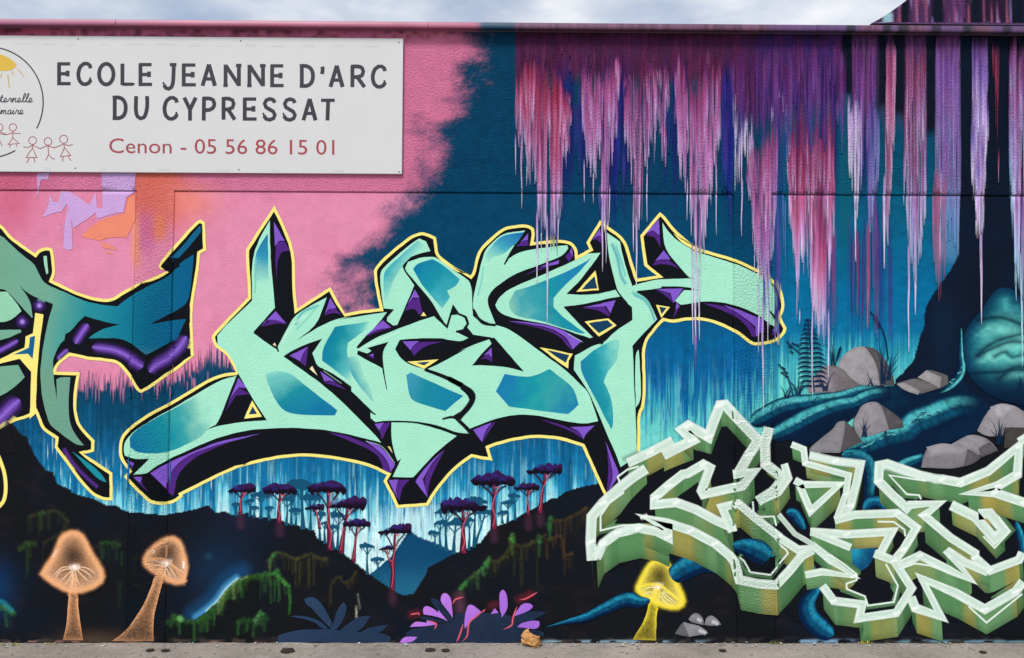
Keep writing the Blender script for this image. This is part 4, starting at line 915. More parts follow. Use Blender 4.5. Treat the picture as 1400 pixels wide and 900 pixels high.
def painted_tree(cx, cy, hw, bx, by, kind, seed, label):
    e = part('painted_tree', label); r = random.Random(seed); hh = hw*(.56 if kind == 'far' else .52)
    dark = (18, 82, 112) if kind == 'far' else (40, 22, 62)
    p = Paint(); tw = max(1.8, hw*.13)
    c1, c2 = ((20, 84, 114), (20, 84, 114)) if kind == 'far' else ((40, 20, 44), (92, 30, 56))
    mx_, my_ = (cx+bx)/2+r.uniform(-1, 1), (cy+by)/2
    P = [(bx, by+2), (bx+(mx_-bx)*.5, (by+my_)/2), (mx_, my_), (cx, cy+hh*.15)]
    rows = [(-1, c1, 1), (-.2, c2, 1), (.5, (128, 42, 66) if kind != 'far' else c2, 1), (1, c1, 1)]
    p.ribbon(P, [tw*2.4, tw*1.5, tw, tw*.9], rows)
    for sgn in (-1, 1):
        q0 = (mx_+(cx-mx_)*.35, my_+(cy-my_)*.35)
        p.line([q0, (q0[0]+sgn*hw*.25, q0[1]+(cy-q0[1])*.5), (cx+sgn*hw*.55, cy+hh*.25)], max(1.0, tw*.6), c1, .2)
    if kind != 'far':
        p.line([(bx-tw*.3, by-2), (bx+tw*.5, (by+my_)/2), (mx_-tw*.3, my_), (cx+hw*.2, cy+hh*.4)], max(.9, tw*.32), (220, 92, 108), .4, .85)
        p.line([(cx, cy+hh*.45), (cx+hw*.3, cy+hh*.3)], 1.4, (200, 76, 92), .4, .7)
    p.build('trunk', e)
    p = Paint(); O = crown_outline(cx, cy, hw, hh, seed)
    if kind == 'far': col = flat((20, 80, 112), .08)
    else:
        def col(P_): return mix(mix(np.tile(lin((46, 36, 112)), (len(P_), 1)), lin((54, 26, 70)), ss(-.3, .1, (P_[:, 0]-cx)/hw*.2+fbm(P_[:, 0]/4, P_[:, 1]/3, 3, seed % 40)-.5)), lin((22, 14, 28)), ss(cy-hh*.55, cy-hh*.02, P_[:, 1]+5*(vnoise(P_[:, 0]/2, P_[:, 1]/2, 7)-.5)))
    p.poly(smooth(O, 1, 75), col, 2.0 if kind != 'far' else 0, False)
    if kind != 'far':
        for k in range(int(hw/5)):
            x = cx+r.uniform(-.8, .7)*hw; y = cy-hh*r.uniform(.15, .6); p.spray([(x-hw*.14, y+1), (x, y-hh*.12), (x+hw*.14, y+1)], 3.4, (54, 42, 134), .5)
    for k in range(3 if hw < 14 else 6):
        x = cx+r.uniform(-.9, .9)*hw; p.line([(x, cy+hh*.2), (x, cy+hh*.4+r.uniform(1, 7))], 1.1, dark, .3, taper=(0, .6))
    p.build('crown', e)
far = [(413, 666, 23, 414, 722, 'wide dark teal tree, tallest of the teal ones on the left slope'), (347, 695, 7, 347, 706, 'tiny teal tree beside the leftmost purple tree'), (368, 695, 7, 368, 710, 'tiny teal tree left of the second purple tree'),
       (355, 678, 14, 356, 708, 'teal tree between the two leftmost purple trees'), (392, 684, 12, 391, 717, 'teal tree right of the second purple tree'), (404, 699, 10, 404, 717, 'small teal tree low on the crest of the left slope'),
       (424, 682, 15, 424, 724, 'teal tree half behind the third purple tree'), (437, 704, 9, 437, 737, 'slim teal tree under the small purple crown'), (455, 722, 10, 456, 750, 'teal tree between two red trunks on the left slope'),
       (502, 748, 11, 502, 784, 'teal tree alone near the foot of the left slope'), (516, 766, 10, 516, 786, 'lowest teal tree beside the painted mountain'), (594, 730, 9, 594, 746, 'small teal tree at the foot of the mountain'),
       (650, 687, 17, 648, 747, 'tall teal tree behind the wide purple crown on the right slope'), (610, 700, 17, 610, 753, 'teal tree left of the wide purple crown on the right slope'), (623, 717, 19, 620, 756, 'low wide teal tree left of a red trunk on the right slope'), (663, 702, 11, 650, 742, 'leaning teal tree between two red trunks'),
       (694, 688, 10, 694, 713, 'small teal tree right of the tall purple tree'), (687, 702, 8, 687, 714, 'tiny teal tree beside the tall purple tree')]
far += [(322, 690, 6, 322, 704, 'tiny teal tree left of the leftmost purple trunk'), (340, 686, 8, 341, 705, 'small teal tree just right of the leftmost purple trunk'), (398, 676, 11, 398, 717, 'slender teal tree behind the second purple crown'), (444, 716, 7, 444, 742, 'thin teal tree between the small purple tree and a long red trunk'), (463, 706, 12, 461, 750, 'dark teal tree behind the steep-slope purple tree'), (602, 716, 10, 602, 750, 'thin teal tree left of the pair on the right slope'), (641, 712, 9, 641, 751, 'thin teal tree right of the widest purple trunk'), (703, 679, 9, 704, 710, 'small teal tree left of the upper purple pair')]
for i, (cx, cy, hw, bx, by, lb) in enumerate(far): painted_tree(cx, cy, hw, bx, by, 'far', 100+i, lb)
near = [(331, 671, 20, 328, 702, 'leftmost purple tree with a crimson trunk'), (383, 672, 25, 381, 714, 'second purple tree from the left'), (430, 695, 14, 437, 722, 'small purple tree crown under a larger one'), (448, 670, 28, 451, 751, 'purple tree with the longest crimson trunk'),
        (475, 692, 27, 466, 755, 'purple tree on the steep left slope with a bright crown'), (488, 718, 20, 483, 767, 'purple tree with a twisted crimson trunk'), (527, 751, 10, 536, 775, 'small dark crown beside a crimson trunk'), (540, 727, 24, 536, 806, 'purple tree in front of the mountain'),
        (675, 660, 31, 675, 722, 'tall purple tree on the right slope'), (633, 695, 33, 633, 755, 'widest purple tree on the right slope'), (721, 668, 18, 722, 703, 'purple tree left of the topmost one'), (745, 645, 25, 738, 700, 'topmost purple tree under the yellow outline')]
for i, (cx, cy, hw, bx, by, lb) in enumerate(near): painted_tree(cx, cy, hw, bx, by, 'near', 200+i, lb)

# ---------------------------------------------------------------- glowing mushrooms
def mushroom(cap, stem, rim, inner, gill_c, gills, base_c, label, under):
    e = part('painted_mushroom', label)
    capS = smooth(cap, 2, 60); stemS = smooth(stem, 2, 60)
    y1 = max(q[1] for q in stem)
    def sc(P):
        d = dist_poly(stemS, P); n_ = vnoise(P[:, 0]/1.3, P[:, 1]/1.3, 5)
        al = np.clip(np.exp(-d/3.2)*.8+.30+.25*ss(y1-50, y1-90, P[:, 1]), 0, 1)*np.clip(.25+1.25*n_+.3*np.exp(-d/3), 0, 1)*(.45+.55*ss(y1+6, y1-40, P[:, 1]))
        return np.column_stack([np.tile(lin(rim), (len(P), 1)), al])
    p = Paint(); p.poly(stemS, sc, 1.5, False); 
    for k in (0, 1): pass
    p.build('stem', e)
    cx = np.mean([q[0] for q in cap]); cy = np.mean([q[1] for q in cap])
    def cc(P):
        d = dist_poly(capS, P); n_ = vnoise(P[:, 0]/1.3, P[:, 1]/1.3, 15)
        hole = np.exp(-((P[:, 0]-cx)/20)**2-((P[:, 1]-(under[1]-15))/17)**2)
        al = np.clip(np.exp(-(d/7.0)**1.1)*.95+.45-.38*hole, 0, 1)*np.clip(.55+.75*n_+.3*np.exp(-d/4), 0, 1)
        return np.column_stack([mix(np.tile(lin(rim), (len(P), 1)), lin(gill_c), np.full(len(P), .12)+.25*ss(under[1]-4, under[1]+12, P[:, 1])*ss(2, 10, d)), al])
    p = Paint(); p.poly(capS, cc, 1.6, False)
    p.spray(list(capS[::3])+[capS[0]], 6.5, rim, .8, False)
    p.spray(list(capS[::3])+[capS[0]], 13, rim, .16, False)
    cp = p.build('cap', e)
    p = Paint()
    for g_ in gills: p.line(g_, 1.5, gill_c, .5, .85, taper=(.0, .3))
    p.spray([(under[0]-7, under[1]+2), under, (under[0]+7, under[1]+1)], 13, (250, 222, 200), .75); p.spray([(under[0]-2, under[1]-2), (under[0]+2, under[1]+4)], 9, (255, 246, 240), .9)
    p.build('gills', e)
    return e
OR = (238, 172, 120)
mushroom(T(0, 3, '225,440 245,400 300,330 320,260 340,225 390,205 440,215 470,260 500,330 550,400 568,450 555,490 480,530 400,545 340,525 260,475'), T(0, 3, '388,430 378,540 368,640 362,720 343,803 455,803 436,700 425,600 425,540 412,440'), OR, (122, 92, 74), (246, 206, 172),
         [T(0, 3, s) for s in ('405,405 340,405 285,455', '405,405 330,425 300,470', '400,412 360,450 320,490', '398,420 375,470 350,505', '400,430 395,480 390,520', '410,425 420,470 440,505', '415,415 450,450 490,490', '420,405 470,430 510,470', '415,400 480,410 530,450')], (26, 24, 28),
         'orange glowing mushroom with a tall bell cap, the leftmost', T(0, 3, '408,400')[0])
mushroom(T(0, 3, '785,370 800,325 860,270 905,245 945,237 985,260 1005,320 1022,390 1018,480 985,495 920,485 890,450 850,435 800,400'), T(0, 3, '885,380 905,430 880,530 850,620 838,720 842,806 700,806 610,806 680,760 735,690 790,600 825,520 850,440'), (236, 172, 122), (104, 84, 72), (246, 206, 172),
         [T(0, 3, s) for s in ('895,385 850,365 800,360', '895,390 850,390 820,395', '905,390 920,430 930,475', '910,385 945,430 965,470', '912,380 970,410 1010,440', '905,395 905,430 905,460')], (26, 24, 28),
         'orange glowing mushroom leaning right beside the pilaster', T(0, 3, '912,375')[0])
mushroom(Q(800, 690, '312,520 330,480 370,400 410,350 450,335 500,350 530,390 560,470 610,570 612,610 580,640 520,640 450,620 380,580 330,545'), Q(800, 690, '432,500 395,590 372,700 330,770 292,832 436,836 438,740 444,640 468,530'), (246, 224, 60), (150, 136, 66), (250, 240, 170),
         [Q(800, 690, s) for s in ('450,520 400,510 340,530', '440,540 390,540 355,560', '470,545 500,580 540,610', '465,560 490,600 520,625', '480,535 540,560 590,600', '475,540 520,575 570,615')], (22, 24, 26),
         'yellow glowing mushroom below the pale green lettering', Q(800, 690, '450,500')[0])
p = Paint(); p.spray(Q(800, 690, '318,515 380,495 450,495 520,540 590,600'), 7, (250, 228, 70), .9); p.spray(Q(800, 690, '440,520 415,600'), 10, (250, 228, 70), .8)
p.spray(T(0, 3, '795,365 850,355 895,360 930,380 1010,470'), 6, (232, 168, 118), .8); p.spray(T(0, 3, '1003,370 1003,410'), 5, (255, 244, 236), .9); p.spray(T(0, 3, '285,350 310,310'), 5, (240, 214, 196), .7); p.spray(T(0, 3, '835,320 845,310'), 6, (240, 226, 220), .7)
p.each('glow_stroke', part('mushroom_glow'))

# ---------------------------------------------------------------- leafy plants at the foot of the wall
NV = (32, 46, 70)
pl = part('painted_plant', 'dark blue leafy plant between the mushrooms and the purple leaves')
p = Paint(); q6 = lambda s: Q(380, 760, s, 6.43)
for s in ('0,765 0,705 100,670 200,650 370,648 480,640 520,660 700,670 910,680 990,715 985,765', '480,650 380,560 300,465 240,420 230,385 270,360 330,368 390,430 440,520 478,590', '470,650 500,540 540,440 575,412 600,430 604,480 580,550 530,640', '390,645 330,590 250,560 100,535 200,526 300,545 400,595 440,640',
          '510,690 560,640 640,580 720,530 815,530 780,590 720,670', '680,700 760,650 880,612 965,610 900,690'):
    p.poly(q6(s), grad([(0, (44, 68, 98)), (1, (36, 54, 80))], 0, (400, 820), (440, 878), .2), 5, True, 60)
for s in ('460,560 440,620', '480,640 520,640'): p.line(q6(s), 1.2, (60, 84, 112), .5, .6)
p.each('leaf', pl)
pl = part('painted_plant', 'plant of lilac petals and dark blue leaves below the mountain')
p = Paint(); q5 = lambda s: Q(540, 760, s, 5.833)
for s in ('60,697 90,620 150,580 300,560 470,520 480,455 560,458 700,452 850,462 940,485 1000,560 1180,640 1000,697', '430,530 360,470 290,370 282,345 330,338 390,410 470,520', '220,480 290,490 420,530 330,545 200,500', '930,500 1020,455 1100,440 1215,450 1130,500 1000,570', '960,600 1100,590 1190,610 1190,640 1000,650', '80,620 150,585 250,590 220,650'):
    p.poly(q5(s), flat(NV, .2), 5, True, 60)
p.each('dark_leaf', pl)
p = Paint()
for s in ('360,350 372,312 395,297 425,305 450,350 462,500 420,440 375,385', '222,430 235,405 260,402 300,420 345,456 346,434 420,525 350,490 230,468', '118,570 160,522 250,535 255,512 330,548 250,562', '35,695 70,645 178,648 140,690', '570,430 580,400 600,387 635,402 685,445 610,510 560,585 552,540 558,455', '762,462 795,420 825,458',
          '830,330 835,290 860,272 885,290 900,350 895,440 850,495 848,460 835,450', '945,488 1010,380 1080,378 1100,405 1080,435', '975,570 1010,535 1100,518 1150,525 1156,560 1120,590 1060,580'):
    p.poly(q5(s), grad([(0, (190, 124, 226)), (1, (164, 106, 214))], 0, (600, 815), (640, 870), .5), 5, True, 60)
p.each('petal', pl)
p = Paint()
for s in ('490,695 520,620 545,540', '530,690 575,640 590,540 640,490 720,430', '120,470 190,460 190,485', '265,520 330,545 310,590', '460,390 480,350 550,330', '860,590 930,555 940,500 975,400', '990,350 1040,345 1140,290', '690,455 725,425'):
    p.line(q5(s), 2.2, (206, 62, 92), .7, .9, taper=(.2, .2)); p.line(q5(s), .9, (240, 130, 140), .5, .8, taper=(.2, .2))
p.each('red_vein', pl)

# ---------------------------------------------------------------- rocks and roots at the right
def tube(p, P, w, hi=(74, 176, 182), md=(10, 74, 102), lo=(6, 30, 58), fade=True):
    """airbrushed round root: light along the upper side"""
    def jit(c, sd, cre=.34):
        def f(X):
            L_ = np.concatenate([[0], np.cumsum(np.linalg.norm(np.diff(X, axis=0), axis=1))])
            q = (L_/15+1.1*vnoise(L_/21, L_*0, sd)) % 1; ring = np.exp(-((q-.5)/.11)**2)
            fd = ss(1.0, .78, L_/L_[-1])[:, None] if fade else 1.0
            return lin(lo)[None]*(1-fd)+fd*lin(c)[None]*((.35+1.2*fbm(X[:, 0]/3.2, X[:, 1]/3.2, 3, sd))*(1-cre*ring))[:, None]
        return f
    p.ribbon(P, w, [(-1, lo, 1), (-.88, jit(md, 3), 1), (-.66, jit(hi, 4), 1), (-.36, jit(hi, 5, .3), 1), (-.02, jit(md, 6), 1), (.34, jit(md, 7), 1), (.62, lo, 1), (1, lo, 1)], step=2.0, wide=True, taper=(.07, 0 if fade else .06, 1))
tree = part('painted_tree_roots', 'teal painted roots twisting between grey rocks at the right')
p = Paint()
p.poly(Q(1040, 420, '590,560 660,510 830,480 900,500') + Q(1200, 480, '100,215 250,265 400,250 520,170 560,240 700,330 720,420 600,500 430,570 290,600 270,720 240,745 0,690 -120,640 -160,480 -140,380 -60,330'), grad([(0, (8, 44, 70)), (.5, (6, 28, 52)), (1, (6, 34, 62))], 0, (1170, 530), (1290, 640), .4), 5, True, 60)
p.poly(Q(1040, 420, '-10,700 120,622 330,582 640,512 720,560 640,600 560,700 460,740 300,862 200,832 60,765'), (6, 28, 52), 0, True, 60)
tube(p, Q(1040, 420, '-60,715 100,630 200,600 330,580 500,552 620,515 760,510'), [22, 26, 26, 20, 17, 17, 20])
tube(p, Q(1040, 420, '60,800 180,745 280,690 390,640 490,608 580,590 680,545 800,530'), [20, 28, 28, 24, 22, 20, 20])
tube(p, Q(1040, 420, '520,890 640,850 760,810 900,775') + Q(1200, 480, '60,530 180,505 240,450 320,420 420,375 520,345 640,350'), [34, 38, 38, 38, 36, 36, 40, 42, 42, 40, 36, 30])
tube(p, Q(1080, 560, '320,285 420,290 480,330 495,420 490,520 500,560'), [18, 22, 20, 17, 16, 14], (40, 130, 150))
tube(p, Q(1200, 480, '130,720 190,690 290,650'), [18, 17, 12])
tube(p, Q(1200, 360, '514,400 514,560 520,640 500,700 440,760 370,800'), [3, 5, 9, 12, 11, 5], (90, 190, 190))
p.each('root', tree)
p = Paint()
for s in (Q(1040, 420, '60,640 75,600 90,585'), Q(1040, 420, '110,620 130,590 140,600'), Q(1040, 420, '150,600 165,575'), Q(1040, 420, '330,590 345,555 380,570'), Q(1040, 420, '400,600 430,640'), Q(1040, 420, '240,700 255,680'), Q(1040, 420, '560,560 600,530'), Q(1080, 560, '400,235 470,240 500,270'), Q(1080, 560, '440,200 500,240'),
          Q(1080, 560, '560,160 640,140 650,165'), Q(1080, 560, '640,150 660,170'), Q(1080, 560, '750,90 800,60 850,70'), Q(1080, 560, '770,60 820,30 890,50'), Q(1080, 560, '330,270 400,265'), Q(1200, 480, '200,450 240,420 280,450'), Q(1200, 480, '250,385 300,380 340,410'), Q(1200, 480, '360,370 410,400'), Q(1200, 480, '440,345 480,365'),
          Q(1200, 480, '480,330 530,345'), Q(1200, 480, '210,690 240,670'), Q(1200, 480, '20,530 60,520 80,540')):
    p.line(s, 1.6, (6, 34, 62), .5, .85, taper=(.2, .3))
r_ = random.Random(5)
for base in (Q(1040, 420, '40,660 120,610 220,590 300,580'), Q(1040, 420, '220,720 300,670 380,640'), Q(1080, 560, '430,250 560,190 640,160'), Q(1200, 480, '210,430 300,400 400,370'), Q(1200, 360, '450,745 500,690 525,650')):
    for q in catmull(base, 4):
        if r_.random() < .55: p.spray([(q[0]-2, q[1]-2+r_.uniform(-2, 2)), (q[0]+3, q[1]-3+r_.uniform(-2, 2))], 3.2, (110, 206, 208), .55)
p.each('root_crease', tree)

big = part('painted_tree_bulge', 'swollen aqua tree root with wrinkled bark at the right edge')
BO = smooth(Q(1200, 360, '545,400 600,330 650,280 700,190 740,155 800,148 850,170 880,220 1000,260 1300,300 1300,900 900,880 840,860 740,840 640,780 560,690 530,600 525,480'), 2, 60)
FOLDS = [(Q(1200, 360, s_), w_) for s_, w_ in (('620,350 720,335 800,345 920,395', 8), ('600,580 680,510 770,465 920,430', 5), ('620,570 720,520 820,485 930,490', 4), ('720,575 765,550 790,546 825,578 930,555', 3), ('560,680 680,672 760,670 850,640 930,638', 6), ('740,720 800,670 860,655 930,665', 4))]
def bulge(P):
    d = dist_poly(BO, P); n_ = fbm(P[:, 0]/8, P[:, 1]/5, 4, 77); X = P[:, 0]; Y_ = P[:, 1]
    lit = ss(6, 40, d+10*(n_-.5))*ss(1308, 1356, X+10*(n_-.5))*ss(528, 486, Y_+.10*(1370-X))
    c = mix(np.tile(lin((8, 50, 78)), (len(P), 1)), lin((24, 112, 130)), ss(0, 22, d)*ss(545, 490, Y_))
    c = mix(c, lin((96, 200, 190)), lit*(.55+.6*(n_-.3)))
    for F_, w_ in FOLDS:
        Fc = catmull(F_, 4); df = dist_poly(Fc, P, False); below = np.interp(X, Fc[:, 0], Fc[:, 1]) < Y_
        c = mix(c, lin((6, 46, 72)), np.exp(-(df/(w_*1.5))**2)*.62*np.where(below, .75, 1)*ss(1316, 1340, X))
        c = mix(c, lin((5, 30, 52)), np.exp(-(df/(w_*.32))**2)*.8)
        c = mix(c, lin((126, 218, 206)), np.exp(-((df-w_*1.9)/(w_*.9))**2)*below*lit*.55)
    c = mix(c, lin((6, 30, 54)), ss(500, 548, Y_-.10*(X-1360)))
    return c*(.86+.28*n_)[:, None]
p = Paint(); p.poly(BO, bulge, 1.7, False); p.build('bulge', big)

def rock(label, faces):
    e = part('painted_rock', label); p = Paint(); al_ = np.array([q for s, c in faces for q in s]); lo_, hi_ = al_.min(0), al_.max(0)
    for s, c in faces:
        def f(P, c=c):
            g_ = ((P-lo_)/(hi_-lo_+1e-6)).sum(1)/2; ed = dist_poly(s, P)
            return lin(c)[None]*((.72+.5*fbm(P[:, 0]/6, P[:, 1]/5, 4, 35))*(1.12-.32*g_)*(.86+.2*ss(0, 5, ed)))[:, None]
        p.poly(s, f, 2.4, True, 62)
    p.each('rock_face', e)
K = lambda s: Q(1040, 420, s)
rock('large rounded grey rock behind the fern', [(K('640,242 700,250 770,320 815,420 828,482 735,482 725,400 690,310'), (84, 82, 84)), (K('478,345 530,272 605,240 645,243 700,320 725,400 735,482 600,482 480,440'), (152, 148, 152))])
rock('grey boulder in front of the large rounded rock', [(K('350,392 430,350 520,382 545,432 615,482 470,525 300,525'), (118, 112, 116)), (K('296,450 360,400 440,420 462,525 290,527'), (140, 132, 140))])
rock('upright grey rock between the upper root and the thick root', [(K('735,595 800,640 870,690 882,740 790,757'), (88, 86, 90)), (K('560,712 600,650 620,600 700,578 740,600 770,680 792,755 700,790 600,800'), (142, 138, 144))])
rock('pointed grey rock above the pale green lettering', [(K('518,700 570,740 625,830 560,860 488,897'), (84, 82, 84)), (K('300,862 450,750 470,706 520,700 520,760 490,897 300,897'), (132, 130, 136))])
K = lambda s: Q(1200, 480, s)
rock('flat grey rock at the foot of the dark trunk', [(K('120,200 160,185 245,165 390,228 255,270 160,242'), (110, 106, 108)), (K('118,205 165,190 260,245 250,270 160,242'), (156, 152, 154)), (K('245,165 300,118 395,160 385,230 330,200'), (158, 154, 156)), (K('300,118 330,115 430,150 437,200 388,230 396,162'), (104, 102, 104))])
rock('large grey rock cut off at the right edge', [(K('612,490 690,342 770,320 850,340 900,375 1100,440 1100,500 780,480 770,520 680,532'), (142, 138, 142)), (K('780,472 900,470 1100,480 1100,560 780,600'), (70, 66, 64)), (K('690,345 770,320 850,342 800,380 740,420'), (164, 160, 164))])
rock('squat grey rock above the lettering, behind another', [(K('450,575 570,508 660,530 710,570 742,612 640,655 560,610'), (140, 136, 142)), (K('620,600 690,560 742,612 640,655'), (100, 96, 102))])
rock('nearest squat grey rock just above the lettering', [(K('298,592 385,565 460,575 555,600 585,622 640,655 600,690 530,712 450,727 268,717'), (128, 124, 130)), (K('300,592 385,565 460,575 555,600 520,640 420,625 330,650'), (152, 148, 154)), (K('555,602 640,655 600,690 528,712'), (96, 92, 98))])
K = lambda s: Q(800, 690, s)
rock('pale pebble, longest of the three near the ground', [(K('550,795 600,725 622,722 640,815 590,808'), (96, 96, 100)), (K('603,724 720,750 758,795 640,815'), (142, 142, 148))])
rock('pale pebble above the long pebble', [(K('635,705 660,675 690,665 728,700 730,742 660,728'), (132, 132, 138))])
rock('pale pebble at the right of three', [(K('735,740 742,700 775,680 810,700 838,740 780,750'), (138, 138, 144))])
p = Paint()
for s, w in (('690,700 715,720', 8), ('700,775 745,792', 8), ('780,720 820,735', 8)): p.spray(K(s), w, (205, 208, 214), .8)
p.each('pebble_highlight', part('pebble_shine'))
# blue roots low on the wall
low = part('painted_blue_roots', 'bright blue roots emerging behind the pale green lettering')
p = Paint(); HB, MB_, LB = (30, 132, 164), (8, 76, 112), (4, 32, 66)
tube(p, [(746, 858), (776, 850)] + Q(800, 690, '0,695 120,640 250,585 340,600 400,590'), [1, 5, 11, 14, 18, 20, 10], HB, MB_, LB, False)
tube(p, Q(800, 690, '530,450 620,390 720,350 790,360 840,390'), [22, 30, 32, 30, 24], HB, MB_, LB, False)
p.each('root', low)
def lowroots():
    p = Paint()
    tube(p, Q(940, 690, '275,255 350,260 430,280 520,330'), [12, 26, 32, 26], HB, MB_, LB, False)
    tube(p, Q(1080, 560, '-20,640 20,640 60,690 90,740'), [12, 16, 14, 6], HB, MB_, LB, False)
    tube(p, Q(1080, 560, '455,620 490,580 540,570 580,610'), [8, 18, 16, 6], HB, MB_, LB, False)
    def bl(P): return mix(np.tile(lin((8, 62, 106)), (len(P), 1)), lin((36, 146, 180)), np.clip(np.exp(-((P[:, 0]-1168)/12)**2-((P[:, 1]-752)/16)**2)+.3*(fbm(P[:, 0]/6, P[:, 1]/6, 3, 2)-.3), 0, 1))
    p.poly(Q(1080, 700, '330,285 380,220 440,155 510,163 535,210 500,330 415,375 380,368 310,312'), bl, 2.5, True, 60)
    tube(p, Q(1080, 700, '150,325 160,400 165,470 110,560 120,640 180,710 265,765'), [2, 8, 14, 24, 27, 28, 18], HB, MB_, LB, False)
    tube(p, Q(1200, 700, '850,60 880,150 895,250 860,330 780,420 690,520'), [8, 12, 12, 10, 7, 2], (40, 150, 176), (10, 84, 120), LB, False)
    p.each('root', low)

# ---------------------------------------------------------------- pale green lettering
GL = part('painted_lettering', 'pale green lettering with white edges and olive depth at the lower right')
p = Paint()
p.poly([(808, 706), (850, 660), (890, 634), (920, 612), (944, 600), (965, 605), (985, 566), (1000, 562), (1040, 602), (1058, 600), (1075, 612), (1102, 640), (1135, 655), (1165, 652), (1172, 690), (1200, 690), (1203, 660), (1250, 655), (1310, 660), (1345, 640), (1400, 606), (1500, 600), (1500, 880),
        (1352, 868), (1340, 850), (1250, 850), (1170, 865), (1150, 850), (1085, 850), (1060, 815), (1010, 815), (985, 760), (950, 745), (905, 745), (870, 745), (850, 775), (815, 790), (808, 760)], BLK, 0, True, 40)
p.build('black_ground', GL)
lowroots()
WH = (226, 242, 232)
R5 = [  # white edges: points, width, depth of the olive side below
    (Q(800, 690, '42,345 34,230 40,75') + Q(800, 540, '110,665 210,575 290,510 375,455'), 11, 20), (Q(800, 540, '262,420 400,355 540,280'), 10, 17),
    (Q(800, 540, '480,372 660,280 598,215 635,190 758,258 785,180 830,65 862,62') + Q(940, 540, '320,160 435,280 375,370 315,475'), 11, 17),
    (Q(940, 540, '280,490 405,475 335,560 98,612 86,590 138,450 98,428 0,485') + Q(800, 540, '600,490 510,560 428,632 428,675 560,662 680,705 800,770 900,815') + Q(940, 540, '275,842'), 10, 20),
    (Q(940, 540, '278,842 212,692 312,668 420,760 560,870') + Q(940, 690, '560,200 680,278 772,275'), 9, 19),
    (Q(800, 690, '70,330 110,240 200,175 330,145 440,165 510,200 508,140 362,75 500,112 650,160 800,240 890,315') + Q(940, 690, '290,355 318,462 430,485 545,495 625,410 705,312 772,278'), 10, 24),
    (Q(940, 540, '500,200 475,300 478,425 590,512 530,590 430,655'), 11, 8), (Q(940, 540, '595,425 622,512 560,600 470,640'), 8, 16),
    (Q(1080, 560, '10,215 85,245 95,330 230,368 362,405 345,520 288,672'), 7, 12), (Q(1080, 560, '120,282 280,318 435,335 415,430 375,590 310,668'), 9, 14),
    (Q(1080, 560, '30,435 80,462 305,462 128,625 60,468'), 8, 16), (Q(1080, 560, '125,752 350,768 628,752 560,880'), 9, 12), (Q(1080, 560, '140,755 375,850'), 8, 14),
    (Q(1080, 560, '275,682 400,648 660,638 778,728 700,860') + Q(1080, 700, '650,290'), 9, 14),
    (Q(1080, 560, '740,625 640,535 545,440 550,345 600,335 800,405 900,428') + Q(1200, 560, '400,430 510,450 680,380 870,225 860,400 740,470 555,515 720,512 900,572 1100,640'), 10, 17),
    (Q(1200, 560, '185,588 378,578 285,650 450,790 600,885') + Q(1200, 700, '600,280 690,362 870,295 890,250'), 9, 22), (Q(1200, 560, '452,588 600,660 720,795 775,745 690,640 620,645'), 11, 16),
    (Q(1200, 700, '420,232 575,418 440,358 260,268 140,325'), 9, 20), (Q(1200, 700, '430,240 540,312 680,372'), 9, 12), (Q(1200, 700, '895,430 850,490 660,600 480,500 272,412 392,645 232,592 205,525'), 10, 20),
    (Q(1080, 700, '520,255 640,300 750,470 655,622 425,655 445,570 270,548 200,455'), 9, 19), (Q(1080, 700, '95,388 200,368 390,395 250,300 140,205'), 8, 12), (Q(1200, 560, '870,200 1000,120 1100,180'), 9, 14)]
def side(P, dep, k):
    """the olive side: the edge pulled down, sprayed from green to ochre"""
    q = Paint(); P = np.asarray(P, float); run = 0.0
    for i in range(len(P)-1):
        S = resample(P[i:i+2], 3.0); N = len(S); L_ = np.linalg.norm(P[i+1]-P[i])
        Vv = np.stack([S+np.array([0, -2.5]), S+np.array([.8, dep*.35]), S+np.array([1.5, dep*.7]), S+np.array([2.2, dep])], 1)
        d = (P[i+1]-P[i])/(L_+1e-6); t = np.linspace(0, 1, N); s_ = run+t*L_; run += L_
        och = ss(.48, .80, vnoise(s_/26, s_*0+k*3.7, 5))*(1-.7*abs(d[1]))
        base = mix(mix(np.tile(lin((88, 136, 88)), (N, 1)), lin((168, 148, 70)), och*.85), lin((56, 96, 60)), np.full(N, ss(.35, .95, abs(d[1]))*.75))
        base = mix(base, lin((150, 186, 140)), np.full(N, .0)+.18*ss(.55, .8, vnoise(s_/20, s_*0+k*2.1, 9))); C_ = np.zeros((N, 4, 4)); C_[:, :, 3] = 1
        for j, f in enumerate((.8, 1.05, .95, .62)): C_[:, j, :3] = base*f*(.92+.16*vnoise(s_/9, s_*0+j, k % 30))[:, None]
        ii = (np.arange(N-1)[:, None]*4+np.arange(3)[None]).ravel()
        q.blend(Vv, C_); q._add(Vv.reshape(-1, 2), np.vstack([np.stack([ii, ii+1, ii+5], 1), np.stack([ii, ii+5, ii+4], 1)]), C_.reshape(-1, 4), next_lift(), True)
    return q
THIN = [Q(800, 540, '240,600 150,665 95,745 95,835 230,803 350,800 440,825'), Q(940, 690, '320,325 345,345 385,415 510,432 618,300 608,280 545,230'), Q(1200, 560, '268,552 255,527 180,522 72,405 200,425 300,440'), Q(1200, 560, '650,780 720,852 815,750 740,655'), Q(1200, 700, '560,582 670,682 890,505'),
          Q(1080, 700, '590,320 665,455 640,555 480,577 462,520 350,475 348,442 410,420 412,385 330,320 250,265 225,270'), Q(940, 690, '440,75 530,72 545,130'), Q(1200, 700, '130,355 230,318 320,330 440,375'), Q(940, 540, '400,655 405,720'), Q(800, 540, '215,540 200,505 260,460 330,440'), Q(1200, 700, '0,60 100,62 165,110 170,150')]
p = Paint()
